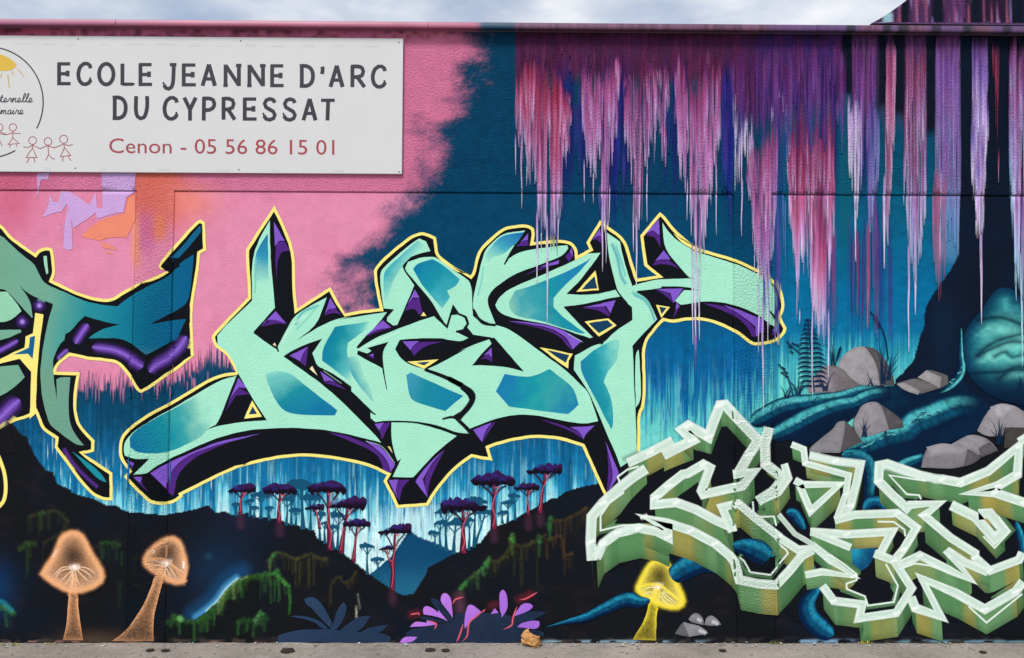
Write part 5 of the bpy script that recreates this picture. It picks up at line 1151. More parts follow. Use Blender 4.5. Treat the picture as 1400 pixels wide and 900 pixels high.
for s in THIN[:8]: p.ribbon([(q[0]-2, q[1]-2) for q in s], 15, [(-1, (70, 108, 74), 1), (0, (98, 140, 94), 1), (1, (62, 98, 68), 1)], False)
p.each('green_face', GL)
for k, (P, w, dep) in enumerate(R5): side(P, dep*1.72, k).build('olive_side', GL)
p = Paint()
for s in (Q(940, 690, '325,320 400,300 520,320 600,345 520,442 395,425 350,390'), Q(1080, 700, '420,390 480,370 600,440 640,500 620,555 490,575 470,530 360,480 415,430'), Q(800, 540, '180,795 270,650 400,530 480,470 680,395 690,340 790,370 800,420 700,410 560,500 405,610 350,730 400,790'), Q(940, 540, '190,380 245,262 330,340 270,470 330,500 300,560 190,560 185,440'),
          Q(800, 540, '565,630 695,535 695,690'), Q(1200, 700, '245,540 200,430 250,400 250,560'), Q(1200, 700, '600,480 690,510 860,420 640,560 560,520')):
    p.poly(s, BLK, 0, True, 50)
tube(p, Q(940, 690, '280,250 360,260 430,285 500,330'), [12, 26, 32, 24], HB, MB_, LB, False)
p.each('black_gap', GL)
p = Paint()
def white(P, w, a=1):
    def f(X): return lin(WH)[None]*(.80+.25*fbm(X[:, 0]/9, X[:, 1]/9, 3, 66))[:, None]
    p.ribbon(P, w, [(-1.14, f, 0), (-.88, f, a), (-.55, f, a), (-.1, (204, 226, 212), a), (.35, (196, 220, 204), a), (.8, f, a), (.92, f, a), (1.12, f, 0)], False, 3.0)
for k, (P, w, dep) in enumerate(R5): white(P, w*1.24)
for P in (Q(940, 690, '560,60 660,180 780,250 900,340'),): white(P, 7, .8)
for P in (Q(1080, 560, '120,282 280,318 435,335'), Q(1200, 560, '20,340 200,400 400,430'), Q(800, 690, '60,330 120,230 220,165 340,145')): p.spray(P, 13, (226, 242, 234), .55)
p.each('white_edge', GL)
p = Paint()
for s in THIN:
    p.line(s, 2.4, WH, .3, .95, False)
r_ = random.Random(3)
for (P, w, dep) in R5:                         # brighter corners
    for q in P[1:-1]:
        if r_.random() < .5: p.spray([(q[0]-w*.5, q[1]+w*.2), (q[0]+w*.5, q[1]-w*.2)], w*.8, (250, 254, 250), .7)
p.each('white_highlight', GL)

# ---------------------------------------------------------------- fern, reeds and grasses in front
fe = part('painted_fern', 'dark blue fern silhouette left of the large rounded rock'); p = Paint(); DK = (10, 36, 66)
axis = catmull(Q(1040, 420, '290,70 300,180 312,300 318,400 330,520'), 3); p.line(axis, 2, DK, .3)
for i, q in enumerate(axis[1:-2:2]):
    L_ = 5+16*math.sin(min(1, i/13)*math.pi*.62)
    for sg in (-1, 1): p.line([tuple(q), (q[0]+sg*L_*.55, q[1]-1), (q[0]+sg*L_, q[1]+(2 if sg > 0 else 1)+i*.1)], 3.4, DK, .25, taper=(.05, .4))
for s in ('160,210 200,250 250,290', '110,350 150,400 170,440 200,540'): p.line(Q(1040, 420, s), 2, DK, .3)
for q in Q(1040, 420, '170,240 190,220 215,230 180,270 130,370 125,400 145,395 150,420'): p.line([q, (q[0]+5, q[1]+3)], 2.6, DK, .3)
p.each('frond', fe)
gr = part('painted_grass', 'dark blue grass blades and reeds among the rocks'); p = Paint(); r_ = random.Random(9)
def tuft(x, y, n_, h, sp, c=DK):
    for i in range(n_):
        a = r_.uniform(-1, 1)*sp; hh = h*r_.uniform(.5, 1.1); p.line([(x+r_.uniform(-4, 4), y), (x+a*.4, y-hh*.6), (x+a, y-hh)], 1.7, c, .3, .95, taper=(0, .7))
for a in ((1092, 540, 9, 32, 22), (1075, 545, 6, 30, 20), (1140, 500, 6, 40, 18), (1215, 520, 9, 40, 16), (1208, 525, 8, 55, 12), (1190, 528, 4, 22, 10), (1182, 598, 9, 28, 12), (1366, 608, 10, 36, 14), (1395, 535, 8, 26, 10), (1128, 535, 6, 26, 16)): tuft(*a)
p.line(Q(1040, 420, '650,0 690,50 740,120 770,210 785,320'), 2, DK, .3); p.line(Q(1040, 420, '690,40 735,130'), 6.5, DK, .3, taper=(.25, .25)); p.line(Q(1040, 420, '460,350 495,240'), 4, DK, .3, taper=(.3, .1))
p.build('grass_blades', gr); bpy.data.objects
tag(gr, kind='stuff')
# ================================================================== PAINT DRIPS OVER THE MURAL
drips = part('paint_drips', 'crimson, pink and lavender paint drips running down from the top of the wall')
KK = [0]
def strip(P, x, y0, y1, w, cols, a=1.0, slant=0.0, tap=.45, k=0, fin=.05):
    gz_ = [float(q[1]) for q in to_px([(wx(x, 263), z) for z in HL])]
    ys = np.unique(np.concatenate([np.linspace(y0, y1, max(4, int((y1-y0)/9))), [g_ for g_ in gz_ if y0 < g_ < y1]]))
    t = (ys-y0)/(y1-y0); ww = w*np.clip(np.minimum((1-t)/tap, 1), .30, 1)**.7*np.clip(t/.05, .25, 1)*(1+.25*(vnoise(ys/14, ys*0+x, 3)-.5))
    xc = x+slant*(ys-y0)+1.6*(vnoise(ys/40, ys*0+x*.7, 8)-.5)
    offs = (-.62, -.3, .3, .62); V_ = np.stack([np.stack([xc+ww*o, ys], 1) for o in offs], 1)
    c = ramp(t, cols)*(.82+.36*vnoise(ys/7, ys*0+x, 12))[:, None]; al = a*np.clip(t/fin, 0, 1)*np.clip((1-t)/.05, .25, 1)*(.8+.2*vnoise(ys/5, ys*0+x*3, 14))
    C_ = np.zeros((len(ys), 4, 4)); C_[:, :, :3] = c[:, None]; C_[:, 1, 3] = al; C_[:, 2, 3] = al
    i = (np.arange(len(ys)-1)[:, None]*4+np.arange(3)[None]).ravel()
    F = np.vstack([np.stack([i, i+1, i+5], 1), np.stack([i, i+5, i+4], 1)])
    P.blend(V_, C_); P._add(V_.reshape(-1, 2), F, C_.reshape(-1, 4), LIFT[0]+(KK[0] % 420)*1.0e-6); KK[0] += 1
def cluster(top, bot, n_, cols, wr=(1.0, 3.2), a=.85, slant=0, jt=14, jb=26):
    p = Paint(); x0, x1 = top[0][0], top[-1][0]
    for k in range(n_):
        x = random.uniform(x0, x1); yt = np.interp(x, [q[0] for q in top], [q[1] for q in top])+random.uniform(-.3*jt, 2.0*jt); yb = np.interp(x, [q[0] for q in bot], [q[1] for q in bot])+random.gauss(0, .5)*jb
        m_ = random.random()
        if m_ < .45: yt, yb = yt, yt+(yb-yt)*random.uniform(.3, .7)
        elif m_ < .68: yt = yt+(yb-yt)*random.uniform(.2, .6)
        if yb-yt < 12: continue
        sh = random.uniform(-30, 26); cc = [(s_, tuple(np.clip(np.array(c)+sh+np.array([random.uniform(-14, 14), 0, random.uniform(-10, 14)]), 4, 250))) for s_, c in cols]
        strip(p, x, max(yt, 46), yb, wr[0]+(wr[1]*1.35-wr[0])*random.random()**1.8, cc, a*random.uniform(.6, 1), slant+random.uniform(-.004, .004), random.uniform(.25, .6), k, random.uniform(.08, .35))
    tag(p.build('drip_cluster', drips), kind='stuff')
CR = [(0, (112, 38, 70)), (.25, (150, 48, 78)), (.5, (182, 84, 124)), (.75, (196, 138, 190)), (1, (212, 200, 236))]
PK = [(0, (112, 44, 88)), (.25, (152, 70, 122)), (.55, (182, 108, 168)), (.8, (196, 150, 204)), (1, (216, 206, 240))]
LV = [(0, (160, 126, 192)), (.4, (206, 184, 228)), (1, (232, 224, 246))]
IN = [(0, (44, 30, 96)), (.5, (44, 36, 132)), (1, (24, 50, 120))]
PU = [(0, (84, 40, 86)), (.4, (112, 56, 120)), (.8, (84, 62, 140)), (1, (60, 60, 140))]
# indigo underpainting between the curtains
cluster([(784, 110), (796, 110)], [(784, 210), (796, 240)], 6, IN, (2.5, 5)); cluster([(838, 110), (853, 100)], [(838, 300), (853, 260)], 12, IN, (2.5, 5.5)); cluster([(905, 130), (922, 120)], [(905, 200), (922, 240)], 6, IN, (2, 4), .6)
cluster([(984, 90), (1002, 80)], [(984, 230), (1002, 280)], 14, IN, (2.5, 6)); cluster([(818, 230), (832, 230)], [(818, 300), (832, 320)], 6, PU, (3, 6), .7); cluster([(742, 270), (764, 270)], [(742, 330), (764, 350)], 8, [(0, (70, 40, 120)), (1, (84, 60, 150))], (2, 5))
cluster([(1044, 300), (1066, 280)], [(1036, 420), (1066, 470)], 14, [(0, (70, 44, 130)), (.6, (66, 48, 140)), (1, (40, 70, 150))], (2.5, 6)); cluster([(1120, 300), (1150, 280)], [(1120, 430), (1150, 470)], 12, [(0, (100, 44, 96)), (1, (60, 50, 130))], (2, 5), .7)
cluster([(1056, 150), (1078, 150)], [(1056, 330), (1078, 340)], 14, [(0, (60, 50, 120)), (.5, (40, 60, 130)), (1, (30, 90, 140))], (2, 4), .6)
# curtains of pink and crimson
cluster([(704, 105), (712, 84), (735, 78), (760, 92), (782, 135)], [(704, 185), (712, 192), (722, 222), (731, 232), (735, 292), (745, 305), (756, 318), (766, 296), (770, 240), (776, 200), (782, 165)], 170, CR)
cluster([(796, 78), (806, 98), (822, 96), (838, 80), (846, 76)], [(796, 165), (802, 226), (816, 222), (821, 200), (825, 310), (832, 330), (836, 210), (846, 150)], 110, PK)
cluster([(853, 78), (866, 96), (882, 92), (893, 80), (906, 94), (914, 78)], [(853, 176), (862, 224), (866, 285), (873, 318), (879, 280), (885, 212), (893, 195), (900, 160), (907, 226), (914, 150)], 125, PK)
cluster([(922, 78), (928, 68), (936, 92), (950, 110), (967, 80), (980, 88), (985, 82)], [(922, 172), (930, 228), (938, 252), (945, 300), (955, 380), (965, 325), (970, 262), (976, 226), (985, 192)], 140, PK)
cluster([(1002, 125), (1012, 160), (1030, 150)], [(1002, 190), (1010, 255), (1016, 265), (1022, 230), (1030, 240)], 30, LV, (1, 2.6))
cluster([(1000, 60), (1060, 60), (1160, 60)], [(1000, 190), (1060, 200), (1110, 200), (1160, 190)], 110, PU, (1.5, 4.5), .7)
cluster([(1020, 200), (1040, 190), (1062, 150)], [(1020, 245), (1028, 292), (1036, 370), (1046, 388), (1056, 360), (1062, 280)], 105, PK)
cluster([(1055, 125), (1068, 120), (1080, 125)], [(1055, 210), (1066, 245), (1080, 230)], 30, LV, (1, 3), .7)
cluster([(1077, 150), (1100, 130), (1140, 130)], [(1077, 255), (1083, 325), (1089, 420), (1096, 350), (1104, 350), (1110, 420), (1120, 440), (1130, 452), (1137, 340), (1141, 300)], 200, [(0, (84, 40, 84)), (.3, (108, 46, 92)), (.48, (150, 56, 92)), (.62, (186, 92, 136)), (.8, (198, 142, 194)), (1, (216, 204, 238))])
cluster([(1165, 46), (1200, 46)], [(1165, 220), (1175, 240), (1200, 215)], 46, PU, (2, 4.5), .8); cluster([(1160, 128), (1177, 128)], [(1160, 225), (1172, 300), (1177, 250)], 26, LV, (1.4, 3.4)); cluster([(1180, 130), (1200, 140)], [(1180, 260), (1192, 330), (1200, 240)], 18, [(0, (100, 90, 160)), (1, (150, 130, 200))], (1.5, 3.5), .7)
cluster([(1211, 46), (1223, 46)], [(1209, 220), (1214, 330), (1223, 160)], 32, [(0, (120, 58, 104)), (.4, (170, 84, 124)), (.65, (216, 140, 178)), (1, (204, 200, 238))], (1.4, 3.6))
cluster([(1236, 46), (1266, 46)], [(1236, 260), (1243, 345), (1251, 370), (1257, 350), (1264, 310)], 95, [(0, (90, 46, 88)), (.25, (150, 80, 112)), (.5, (158, 92, 142)), (.75, (196, 166, 220)), (1, (224, 216, 242))])
cluster([(1280, 46), (1311, 46)], [(1280, 280), (1288, 330), (1300, 320), (1311, 340)], 80, [(0, (104, 52, 96)), (.3, (128, 90, 170)), (.6, (140, 100, 160)), (1, (120, 150, 200))], (1.6, 4), .75)
cluster([(1276, 230), (1292, 230)], [(1276, 390), (1292, 380)], 16, [(0, (170, 90, 130)), (1, (150, 84, 116))], (2.5, 5), .6)
cluster([(1328, 46), (1350, 46)], [(1328, 240), (1336, 310), (1342, 325), (1350, 180)], 60, [(0, (96, 48, 90)), (.3, (104, 84, 166)), (.7, (190, 166, 220)), (1, (220, 210, 240))], (1.4, 3.6))
cluster([(1356, 46), (1366, 46)], [(1356, 140), (1366, 220)], 8, [(0, (110, 44, 80)), (1, (176, 66, 92))], (1, 2.4), .7)
cluster([(1380, 46), (1412, 46)], [(1380, 250), (1388, 360), (1396, 400), (1412, 420)], 64, [(0, (104, 50, 90)), (.35, (150, 90, 150)), (.65, (176, 160, 214)), (1, (140, 200, 220))], (1.4, 3.6))
cluster([(1415, 46), (1640, 46)], [(1415, 300), (1640, 320)], 120, PU, (2, 5), .7)
cluster([(708, 60), (990, 60)], [(708, 110), (990, 120)], 110, [(0, (64, 30, 62)), (.5, (110, 40, 76)), (1, (96, 40, 84))], (1.5, 4), .6, 0, 12, 18)
cluster([(1166, 300), (1200, 280)], [(1166, 430), (1200, 450)], 16, [(0, (90, 60, 120)), (1, (120, 60, 100))], (1.5, 4), .5)
p = Paint()                                    # long single drips
for k, (x, y0, y1, w, c) in enumerate([(734, 285, 390, 2.6, LV), (748.5, 290, 441, 2.4, LV), (740, 280, 345, 1.6, LV), (763, 280, 332, 1.5, LV), (713, 185, 286, 1.8, LV), (704.5, 180, 240, 1.6, LV), (720, 210, 255, 1.4, LV), (799, 215, 277, 1.8, LV), (811, 215, 278, 1.6, LV), (823.5, 280, 372, 2.2, LV), (828.5, 290, 360, 1.8, LV),
    (833, 250, 305, 1.6, LV), (870, 290, 390, 2.4, LV), (866, 270, 345, 1.8, LV), (884.5, 200, 304, 1.7, LV), (951.5, 330, 478, 3.2, LV), (947, 330, 472, 2.0, LV), (955.5, 360, 466, 2.0, LV), (951, 450, 516, 2.4, [(0, (150, 110, 190)), (1, (60, 40, 120))]), (940, 240, 302, 1.7, LV), (979, 220, 322, 1.7, LV), (1014, 240, 324, 2.0, LV),
    (1005, 122, 262, 1.8, LV), (1031, 280, 376, 1.8, LV), (1037, 380, 484, 2.2, LV), (1042, 400, 562, 2.6, LV), (1049, 380, 470, 2.0, LV), (1093, 420, 444, 1.8, LV), (1111, 400, 542, 1.9, LV), (1133, 420, 522, 2.2, LV), (1169, 225, 358, 3.0, LV), (1174, 235, 272, 2.0, LV), (1190, 220, 318, 2.6, LV), (1209, 235, 368, 3.6, LV), (1197, 240, 375, 3.2, PU),
    (1187, 300, 450, 3.6, [(0, (120, 56, 100)), (1, (190, 90, 110))]), (1172, 310, 432, 3.2, [(0, (110, 50, 96)), (1, (130, 56, 96))]), (1242.5, 330, 482, 2.4, LV), (1251, 350, 431, 2.8, LV), (1286, 230, 355, 2.0, LV), (1341.5, 310, 444, 3.2, LV), (1335, 250, 322, 2.0, LV), (1345, 250, 312, 2.0, LV), (1389, 330, 412, 3.0, [(0, (190, 190, 230)), (1, (150, 210, 224))]),
    (1396.5, 340, 502, 2.6, [(0, (200, 200, 236)), (1, (170, 220, 230))]), (1060, 430, 470, 2, PU), (1139, 300, 450, 2.4, [(0, (150, 50, 90)), (1, (90, 44, 110))]), (1213, 150, 200, 2, LV), (1074, 270, 380, 1.5, [(0, (90, 120, 190)), (1, (60, 110, 170))]), (1071, 260, 350, 1.5, [(0, (90, 120, 190)), (1, (60, 110, 170))]),
    (1365, 200, 250, 1.6, CR), (999, 260, 330, 1.5, IN), (853, 250, 300, 1.5, IN)]):
    strip(p, x, y0, y1, w, c, .95, random.uniform(-.006, .006), .5, k)
LIFT[0] += 5e-4
p.each('drip', drips)
# ================================================================== SCHOOL SIGN
plain('sign_board', (200, 201, 202), .42, .35, bump=.0004, scale=3.5, var=.06); plain('vinyl', None, .5, .35, scale=60, var=.06, attr=True); plain('screw_steel', (70, 68, 66), .4, .5, metal=.6)
SY = -.016
class Board:
    def sample(s, uv): return np.zeros(np.asarray(uv).shape[:-1]+(3,))+lin((200, 201, 202))/ALB
    def fill(s, P, c): pass
    def splat(s, V, C): pass
class Print(Paint):
    can = Board()
    def line(s, P, w, c, soft=.25, a=1.0, curve=True, taper=None, step=3.0, lift=None): return s.ribbon(P, w, [(-1, c, a), (1, c, a)], curve, step, taper, lift)
    def build(s, name, parent, mat=None, base=(0, 0, 0), y=SY-.0006):
        uv = np.vstack(s.uv); xz = px_plane(uv, y); L_ = np.concatenate(s.lift)
        col = np.vstack(s.rgba); col[:, :3] *= ALB
        return raw_mesh(name, np.stack([xz[:, 0]-base[0], np.full(len(xz), y)-(L_-L_.min())*.6-base[1], xz[:, 1]-base[2]], 1), np.vstack(s.f), M['vinyl'], parent, col)
pz = px_plane([(280, 50.6), (280, 236.4), (550.3, 146), (-170, 146)], SY)
sx0, sx1, sz0, sz1 = pz[3, 0], pz[2, 0], pz[1, 1], pz[0, 1]
SB = (sx0, SY, sz0)
sign = empty('school_sign', SB); tag(sign, 'white rectangular school sign with black and red lettering fixed high on the wall', 'sign')
box_mesh('board', (sx0, SY, sz0), (sx1, -.002, sz1), M['sign_board'], sign, .0012, SB)
INK, RED = (42, 44, 54), (158, 62, 70)
def ell(cx, cy, rx, ry, a0=0, a1=360, n_=26): return [(cx+rx*math.cos(math.radians(a0+(a1-a0)*i/n_)), cy+ry*math.sin(math.radians(a0+(a1-a0)*i/n_))) for i in range(n_+1)]
GLY = {
 'E': (['.14,0 .14,1', '.04,.04 .95,.04', '.14,.5 .72,.5', '.76,.36 .76,.62', '0,.96 .98,.96'], []), 'L': (['.14,0 .14,1', '.14,.96 .95,.96', '.93,.90 .93,1'], []),
 'C': ([], ['.93,.24 .88,.10 .70,.02 .48,.02 .24,.14 .10,.38 .08,.60 .18,.84 .38,.97 .60,.98 .80,.92 .93,.80']), 'J': (['.50,.03 1,.03'], ['.80,.03 .78,.50 .74,.86 .62,1.08 .42,1.16 .20,1.12 .06,.98']),
 'A': (['.50,0 .08,1', '.50,0 .90,1', '.24,.68 .76,.68', '.60,.24 .88,1'], []), 'N': (['.14,1 .14,0', '.14,.03 .86,.97', '.86,1 .86,.0', '.70,.04 1,.04', '.02,.97 .26,.97'], []),
 'D': (['.18,0 .18,1'], ['.04,.04 .45,.03 .75,.14 .90,.36 .90,.62 .78,.84 .50,.96 .04,.96']), 'R': (['.14,0 .14,1', '.46,.52 .94,1'], ['.04,.04 .50,.03 .78,.10 .86,.27 .78,.44 .50,.52 .14,.53']), 'P': (['.16,0 .14,1', '.02,.97 .28,.97'], ['.04,.04 .50,.03 .82,.10 .92,.28 .80,.47 .50,.56 .14,.57']),
 'U': (['0,.03 .26,.03', '.74,.03 1,.03'], ['.13,.03 .12,.60 .22,.88 .44,.98 .66,.92 .80,.72 .88,.40 .88,.03']), 'Y': (['.08,0 .50,.55', '.92,0 .50,.55', '.50,.50 .50,1', '.36,.98 .64,.98'], []),
 'S': ([], ['.90,.20 .78,.07 .52,.02 .26,.08 .13,.24 .22,.40 .48,.50 .76,.60 .90,.76 .80,.92 .52,.99 .24,.95 .07,.80']), 'T': (['0,.06 1,.06', '.52,.05 .47,1'], []), 'O': ([], ['CIRC']), '’': ([], ['.5,.05 .62,.12 .55,.26 .25,.38'])}
def letter(ch, x0, x1, yt, yb, w=5.3, parent=None):
    p = Print(); f = lambda s: [(x0+w*.35+(x1-x0-w*.7)*float(a), yt+w*.3+(yb-yt-w*.6)*float(b)) for a, b in (q.split(',') for q in s.split())]
    st, cu = GLY[ch]
    for s in st: p.line(f(s), w*(.86 if s.split()[0].split(',')[1] == s.split()[1].split(',')[1] else 1), INK, .07, 1, False, lift=next_lift())
    for s in cu:
        if s == 'CIRC': p.line(ell((x0+x1)/2, (yt+yb)/2, (x1-x0)/2-w*.45, (yb-yt)/2-w*.4, -90, 270), w, INK, .07, 1, False)
        else:
            c_ = f(s); p.line(c_, w, INK, .07, 1)
            if ch in 'CSJ': p.line([(c_[-1][0]-1.2, c_[-1][1]-.6), (c_[-1][0]+1.2, c_[-1][1]-1.6)], w*1.15, INK, .07, 1, False)
    return p
X0 = lambda v: v/4
for t_, row in (('ECOLE', 0), ('JEANNE', 0), ('D’ARC', 0), ('DU', 1), ('CYPRESSAT', 1)):
    sp_ = {'ECOLE': [(305, 395), (415, 508), (532, 630), (652, 738), (750, 840)], 'JEANNE': [(885, 972), (986, 1080), (1093, 1192), (1212, 1328), (1342, 1460), (1470, 1560)], 'D’ARC': [(1628, 1726), (1750, 1776), (1793, 1890), (1908, 2006), (2025, 2118)],
           'DU': [(605, 702), (726, 822)], 'CYPRESSAT': [(886, 980), (994, 1084), (1096, 1186), (1204, 1296), (1320, 1412), (1430, 1518), (1540, 1628), (1645, 1742), (1748, 1838)]}[t_]
    wd = empty('word', (0, 0, 0), sign)
    for ch, (a, b) in zip(t_, sp_):
        a, b = a/4, b/4; m_ = (a+b)/2
        if row == 0: yt, yb = 84.6+(m_-80)*.0096, 117.2+(m_-80)*.0090
        else: yt, yb = 130.8+(m_-150)*.0105, 164.2+(m_-150)*.0075
        if ch == '’': yb = yt+34
        letter(ch, a, b, yt, yb).build('letter', wd, base=SB)
# phone line in plain sans
cu = bpy.data.curves.new('phone_line', 'FONT'); cu.body = 'Cenon - 05 56 86 15 01'; cu.size = 1; cu.resolution_u = 3
to = bpy.data.objects.new('phone_tmp', cu); COL.objects.link(to); bpy.context.view_layer.update()
dg = bpy.context.evaluated_depsgraph_get(); me = bpy.data.meshes.new_from_object(to.evaluated_get(dg)); bpy.data.objects.remove(to)
co = np.array([v.co[:2] for v in me.vertices]); lo, hi = co.min(0), co.max(0)
tris = []
me.calc_loop_triangles(); tris = np.array([t.vertices[:] for t in me.loop_triangles])
cap = co[:, 1].max(); uvx = 149.2+(co[:, 0]-lo[0])/(hi[0]-lo[0])*(457.2-149.2); bl = 209.3+(uvx-149)*.0079
ph = empty('phone_line', (0, 0, 0), sign); uvp = np.stack([uvx, bl-co[:, 1]/cap*20.2], 1); par_ = list(range(len(co)))
def root_(i):
    while par_[i] != i: par_[i] = par_[par_[i]]; i = par_[i]
    return i
for a_, b_, c3 in tris.tolist():
    par_[root_(a_)] = root_(b_); par_[root_(b_)] = root_(c3)
rt_ = np.array([root_(i) for i in range(len(co))])
for r0 in np.unique(rt_[tris[:, 0]]):
    tt = tris[rt_[tris[:, 0]] == r0]; us = np.unique(tt); mp_ = np.zeros(len(co), int); mp_[us] = np.arange(len(us))
    p = Print(); p._add(uvp[us], mp_[tt], np.tile([*lin(RED), 1], (len(us), 1)), next_lift()); p.build('character', ph, base=SB)
# round school emblem, cut by the left edge of the photo
em = empty('emblem', (0, 0, 0), sign)
p = Print(); p.line(ell(-17, 140, 76, 76, -260, 28, 60), 1.7, INK, .2, 1, False); p.line(ell(-17, 140, 76, 76, 60, 82, 12), 1.7, INK, .2, 1, False); p.build('ring', em, base=SB)
p = Print(); p.poly([(-14, 72), (0, 74.5), (12, 79), (20, 85), (23, 89), (18, 95), (10, 97.5), (0, 97), (-20, 95)], (214, 176, 62), 0)
for s in ('95,375 130,420', '65,390 75,412', '42,408 50,478', '10,402 3,425', '-30,405 -38,440'): p.line([(float(a)/4, float(b)/4) for a, b in (q.split(',') for q in s.split())], 1.2, (200, 164, 70), .3, 1, False)
p.build('painted_sun', em, base=SB)
CUR = {'e': (6.2, [[(0, 6), (3, 4.4), (4.6, 2.2), (3.2, .4), (1.4, 2), (1.1, 4.6), (2.6, 6.4), (5, 5.6), (6.4, 4.6)]]), 'r': (6.0, [[(0, 6), (2, 2), (2.7, .2), (3.6, 1.3), (5.2, 1.3), (4.5, 4), (4.8, 6), (6.2, 5)]]),
       'n': (6.8, [[(0, 5.5), (1.3, .8), (1.8, .8), (1, 6.4)], [(1.1, 5), (3.2, 1.1), (4.8, .7), (4.9, 2.2), (4.3, 5), (5.1, 6.4), (6.8, 5)]]), 'l': (4.6, [[(0, 6), (3, 1), (4.6, -4), (3.8, -6), (2.6, -4), (1.9, 2), (2.1, 5.5), (3.2, 6.4), (4.8, 5)]]),
       'a': (6.4, [[(4.6, 1.3), (3, .4), (1.1, 2), (.8, 5), (2, 6.4), (4, 4.5), (4.8, .7), (4.3, 5), (5, 6.4), (6.4, 5)]]), 'i': (3.6, [[(0, 5.5), (1.7, .7), (1.3, 5), (2.2, 6.4), (3.7, 5)], [(2.2, -2), (2.5, -1.7)]]),
       'm': (9.6, [[(0, 5.5), (1.3, .8), (1.8, .8), (1, 6.4)], [(1.1, 5), (3, 1.1), (4.2, .8), (4.3, 2.2), (3.8, 6.4)], [(3.9, 5), (5.8, 1.1), (7.2, .7), (7.4, 2.2), (6.9, 5), (7.8, 6.4), (9.6, 5)]]),
       't': (4.6, [[(0, 6), (2.8, -3.5), (1.8, 4), (2.4, 6.3), (4.6, 5)], [(.4, -.2), (4.2, -.6)]]), 'p': (6.4, [[(0, 5), (1.6, .6), (.2, 10)], [(1.2, 5), (3, .8), (5, 1.4), (4.6, 5), (2.4, 6.4), (6.4, 5)]])}
for word_, xe, y in (('maternelle', 44.5, 133.6), ('primaire', 32, 150.0)):
    x = xe-sum(CUR[c][0] for c in word_); p = Print()
    for c in word_:
        for s in CUR[c][1]: p.line([(x+a+.12*(6-b), y+b) for a, b in s], 1.15, INK, .25, 1, True, step=1.0)
        x += CUR[c][0]
    p.build('script_word', em, base=SB)
for kid in (('70,697 20', '70,720 70,760', '70,725 40,737 0,722', '70,728 112,732', '70,755 45,790 105,785 70,755', '60,787 52,808', '88,785 92,803'), ('-4,697 20', '-4,720 -10,765', '-4,765 12,800', '-10,730 30,738'), ('178,769 21', '178,792 177,815', '178,795 150,808 128,803', '180,795 220,814 262,795', '177,810 142,862 202,862 177,810', '160,865 145,892', '185,865 192,890'),
            ('262,774 21', '262,796 265,845', '262,800 300,808 345,790', '265,845 250,878', '265,845 285,868 300,870'), ('348,762 22', '348,785 352,810', '350,790 375,797 398,790', '352,808 330,858 387,850 352,808', '345,860 342,885', '372,855 388,880')):
    p = Print(); cxy, r_ = kid[0].split(); cx_, cy_ = (float(v)/4 for v in cxy.split(',')); r_ = float(r_)/4
    p.line(ell(cx_, cy_, r_, r_, 0, 360, 20), 1.0, RED, .25, 1, False, step=1.5)
    for s in kid[1:]: p.line([(float(a)/4, float(b)/4) for a, b in (q.split(',') for q in s.split())], 1.0, RED, .25, 1, False, step=2)
    p.build('stick_child', em, base=SB)
p = Print()
for j in range(13):
    x = 10+j*40+random.uniform(0, 12); p.spray([(x, 58.5+.008*x+random.uniform(-1, 2)), (x+random.uniform(8, 26), 59+.008*x)], random.uniform(2, 5), (184, 186, 182), random.uniform(.15, .45))
    if j % 2: p.spray([(x, 230+.008*x), (x+random.uniform(6, 20), 230+.008*x)], random.uniform(2, 4), (180, 178, 174), .3)
tag(p.build('weather_streaks', sign, base=SB), kind='stuff')
me = None
for u_, v_ in ((107, 53.5), (329, 56), (545.5, 58.3), (103, 230), (326.5, 232), (545.5, 235), (-120, 52), (-120, 228)):
    c_ = px_plane([(u_, v_)], SY)[0]
    if me is None:
        bm = bmesh.new(); bmesh.ops.create_uvsphere(bm, u_segments=10, v_segments=6, radius=.0042); bmesh.ops.scale(bm, vec=(1, .45, 1), verts=bm.verts); me = bpy.data.meshes.new('screw'); bm.to_mesh(me); bm.free(); me.materials.append(M['screw_steel'])
    o = bpy.data.objects.new('screw', me); COL.objects.link(o); o.parent = sign; o.location = (c_[0]-SB[0], -.0004, c_[1]-SB[2])

# ================================================================== SMALL THINGS ON THE GROUND
def ground_pt(u_, v_):
    d = fw+(u_-700)/FPX*r2-(v_-450)/FPX*u2; t = -CAM[2]/d[2]; return CAM+d*t
plain('dry_leaf', (186, 136, 84), .75, .3, bump=.002, scale=120, var=.3)
c_ = ground_pt(724, 884.5); 
def leaf_mesh():
    """a curled, crumpled dead leaf standing on its edge"""
    n_u, n_v = 26, 22; V_ = []; rr = random.Random(4)
    for j in range(n_v):
        v = j/(n_v-1)
        for i in range(n_u):
            u = i/(n_u-1); w = .056*(math.sin(math.pi*min(1, v*1.04+.05))**.55)*(1+.18*math.sin(v*13))*(1-.25*v)
            a = (u-.5)*3.6
            x = w*math.sin(a)*(1+.15*math.sin(u*9+v*4)); y = -w*.75*(math.cos(a)-.55); z = .004+v*.086+.010*math.sin(u*7+1.3)*v+.009*math.sin(v*9+u*5)-.02*max(0, u-.75)*4*v
            x += .012*math.sin(v*3.2+.4)
            V_.append((x+.0022*(vnoise(u*9, v*9, 3)-.5)*2, y+.007*(vnoise(u*8, v*8, 4)-.5)*2, max(.0005, z+.005*(vnoise(u*11, v*9, 6)-.5)*2)))
    idx_ = np.arange(n_u*n_v).reshape(n_v, n_u); F_ = np.stack([idx_[:-1, :-1], idx_[:-1, 1:], idx_[1:, 1:], idx_[1:, :-1]], -1).reshape(-1, 4)
    return V_, F_
lf = empty('dead_leaf', (c_[0], c_[1], 0)); tag(lf, 'crumpled brown dead leaf lying against the foot of the wall', 'leaf')
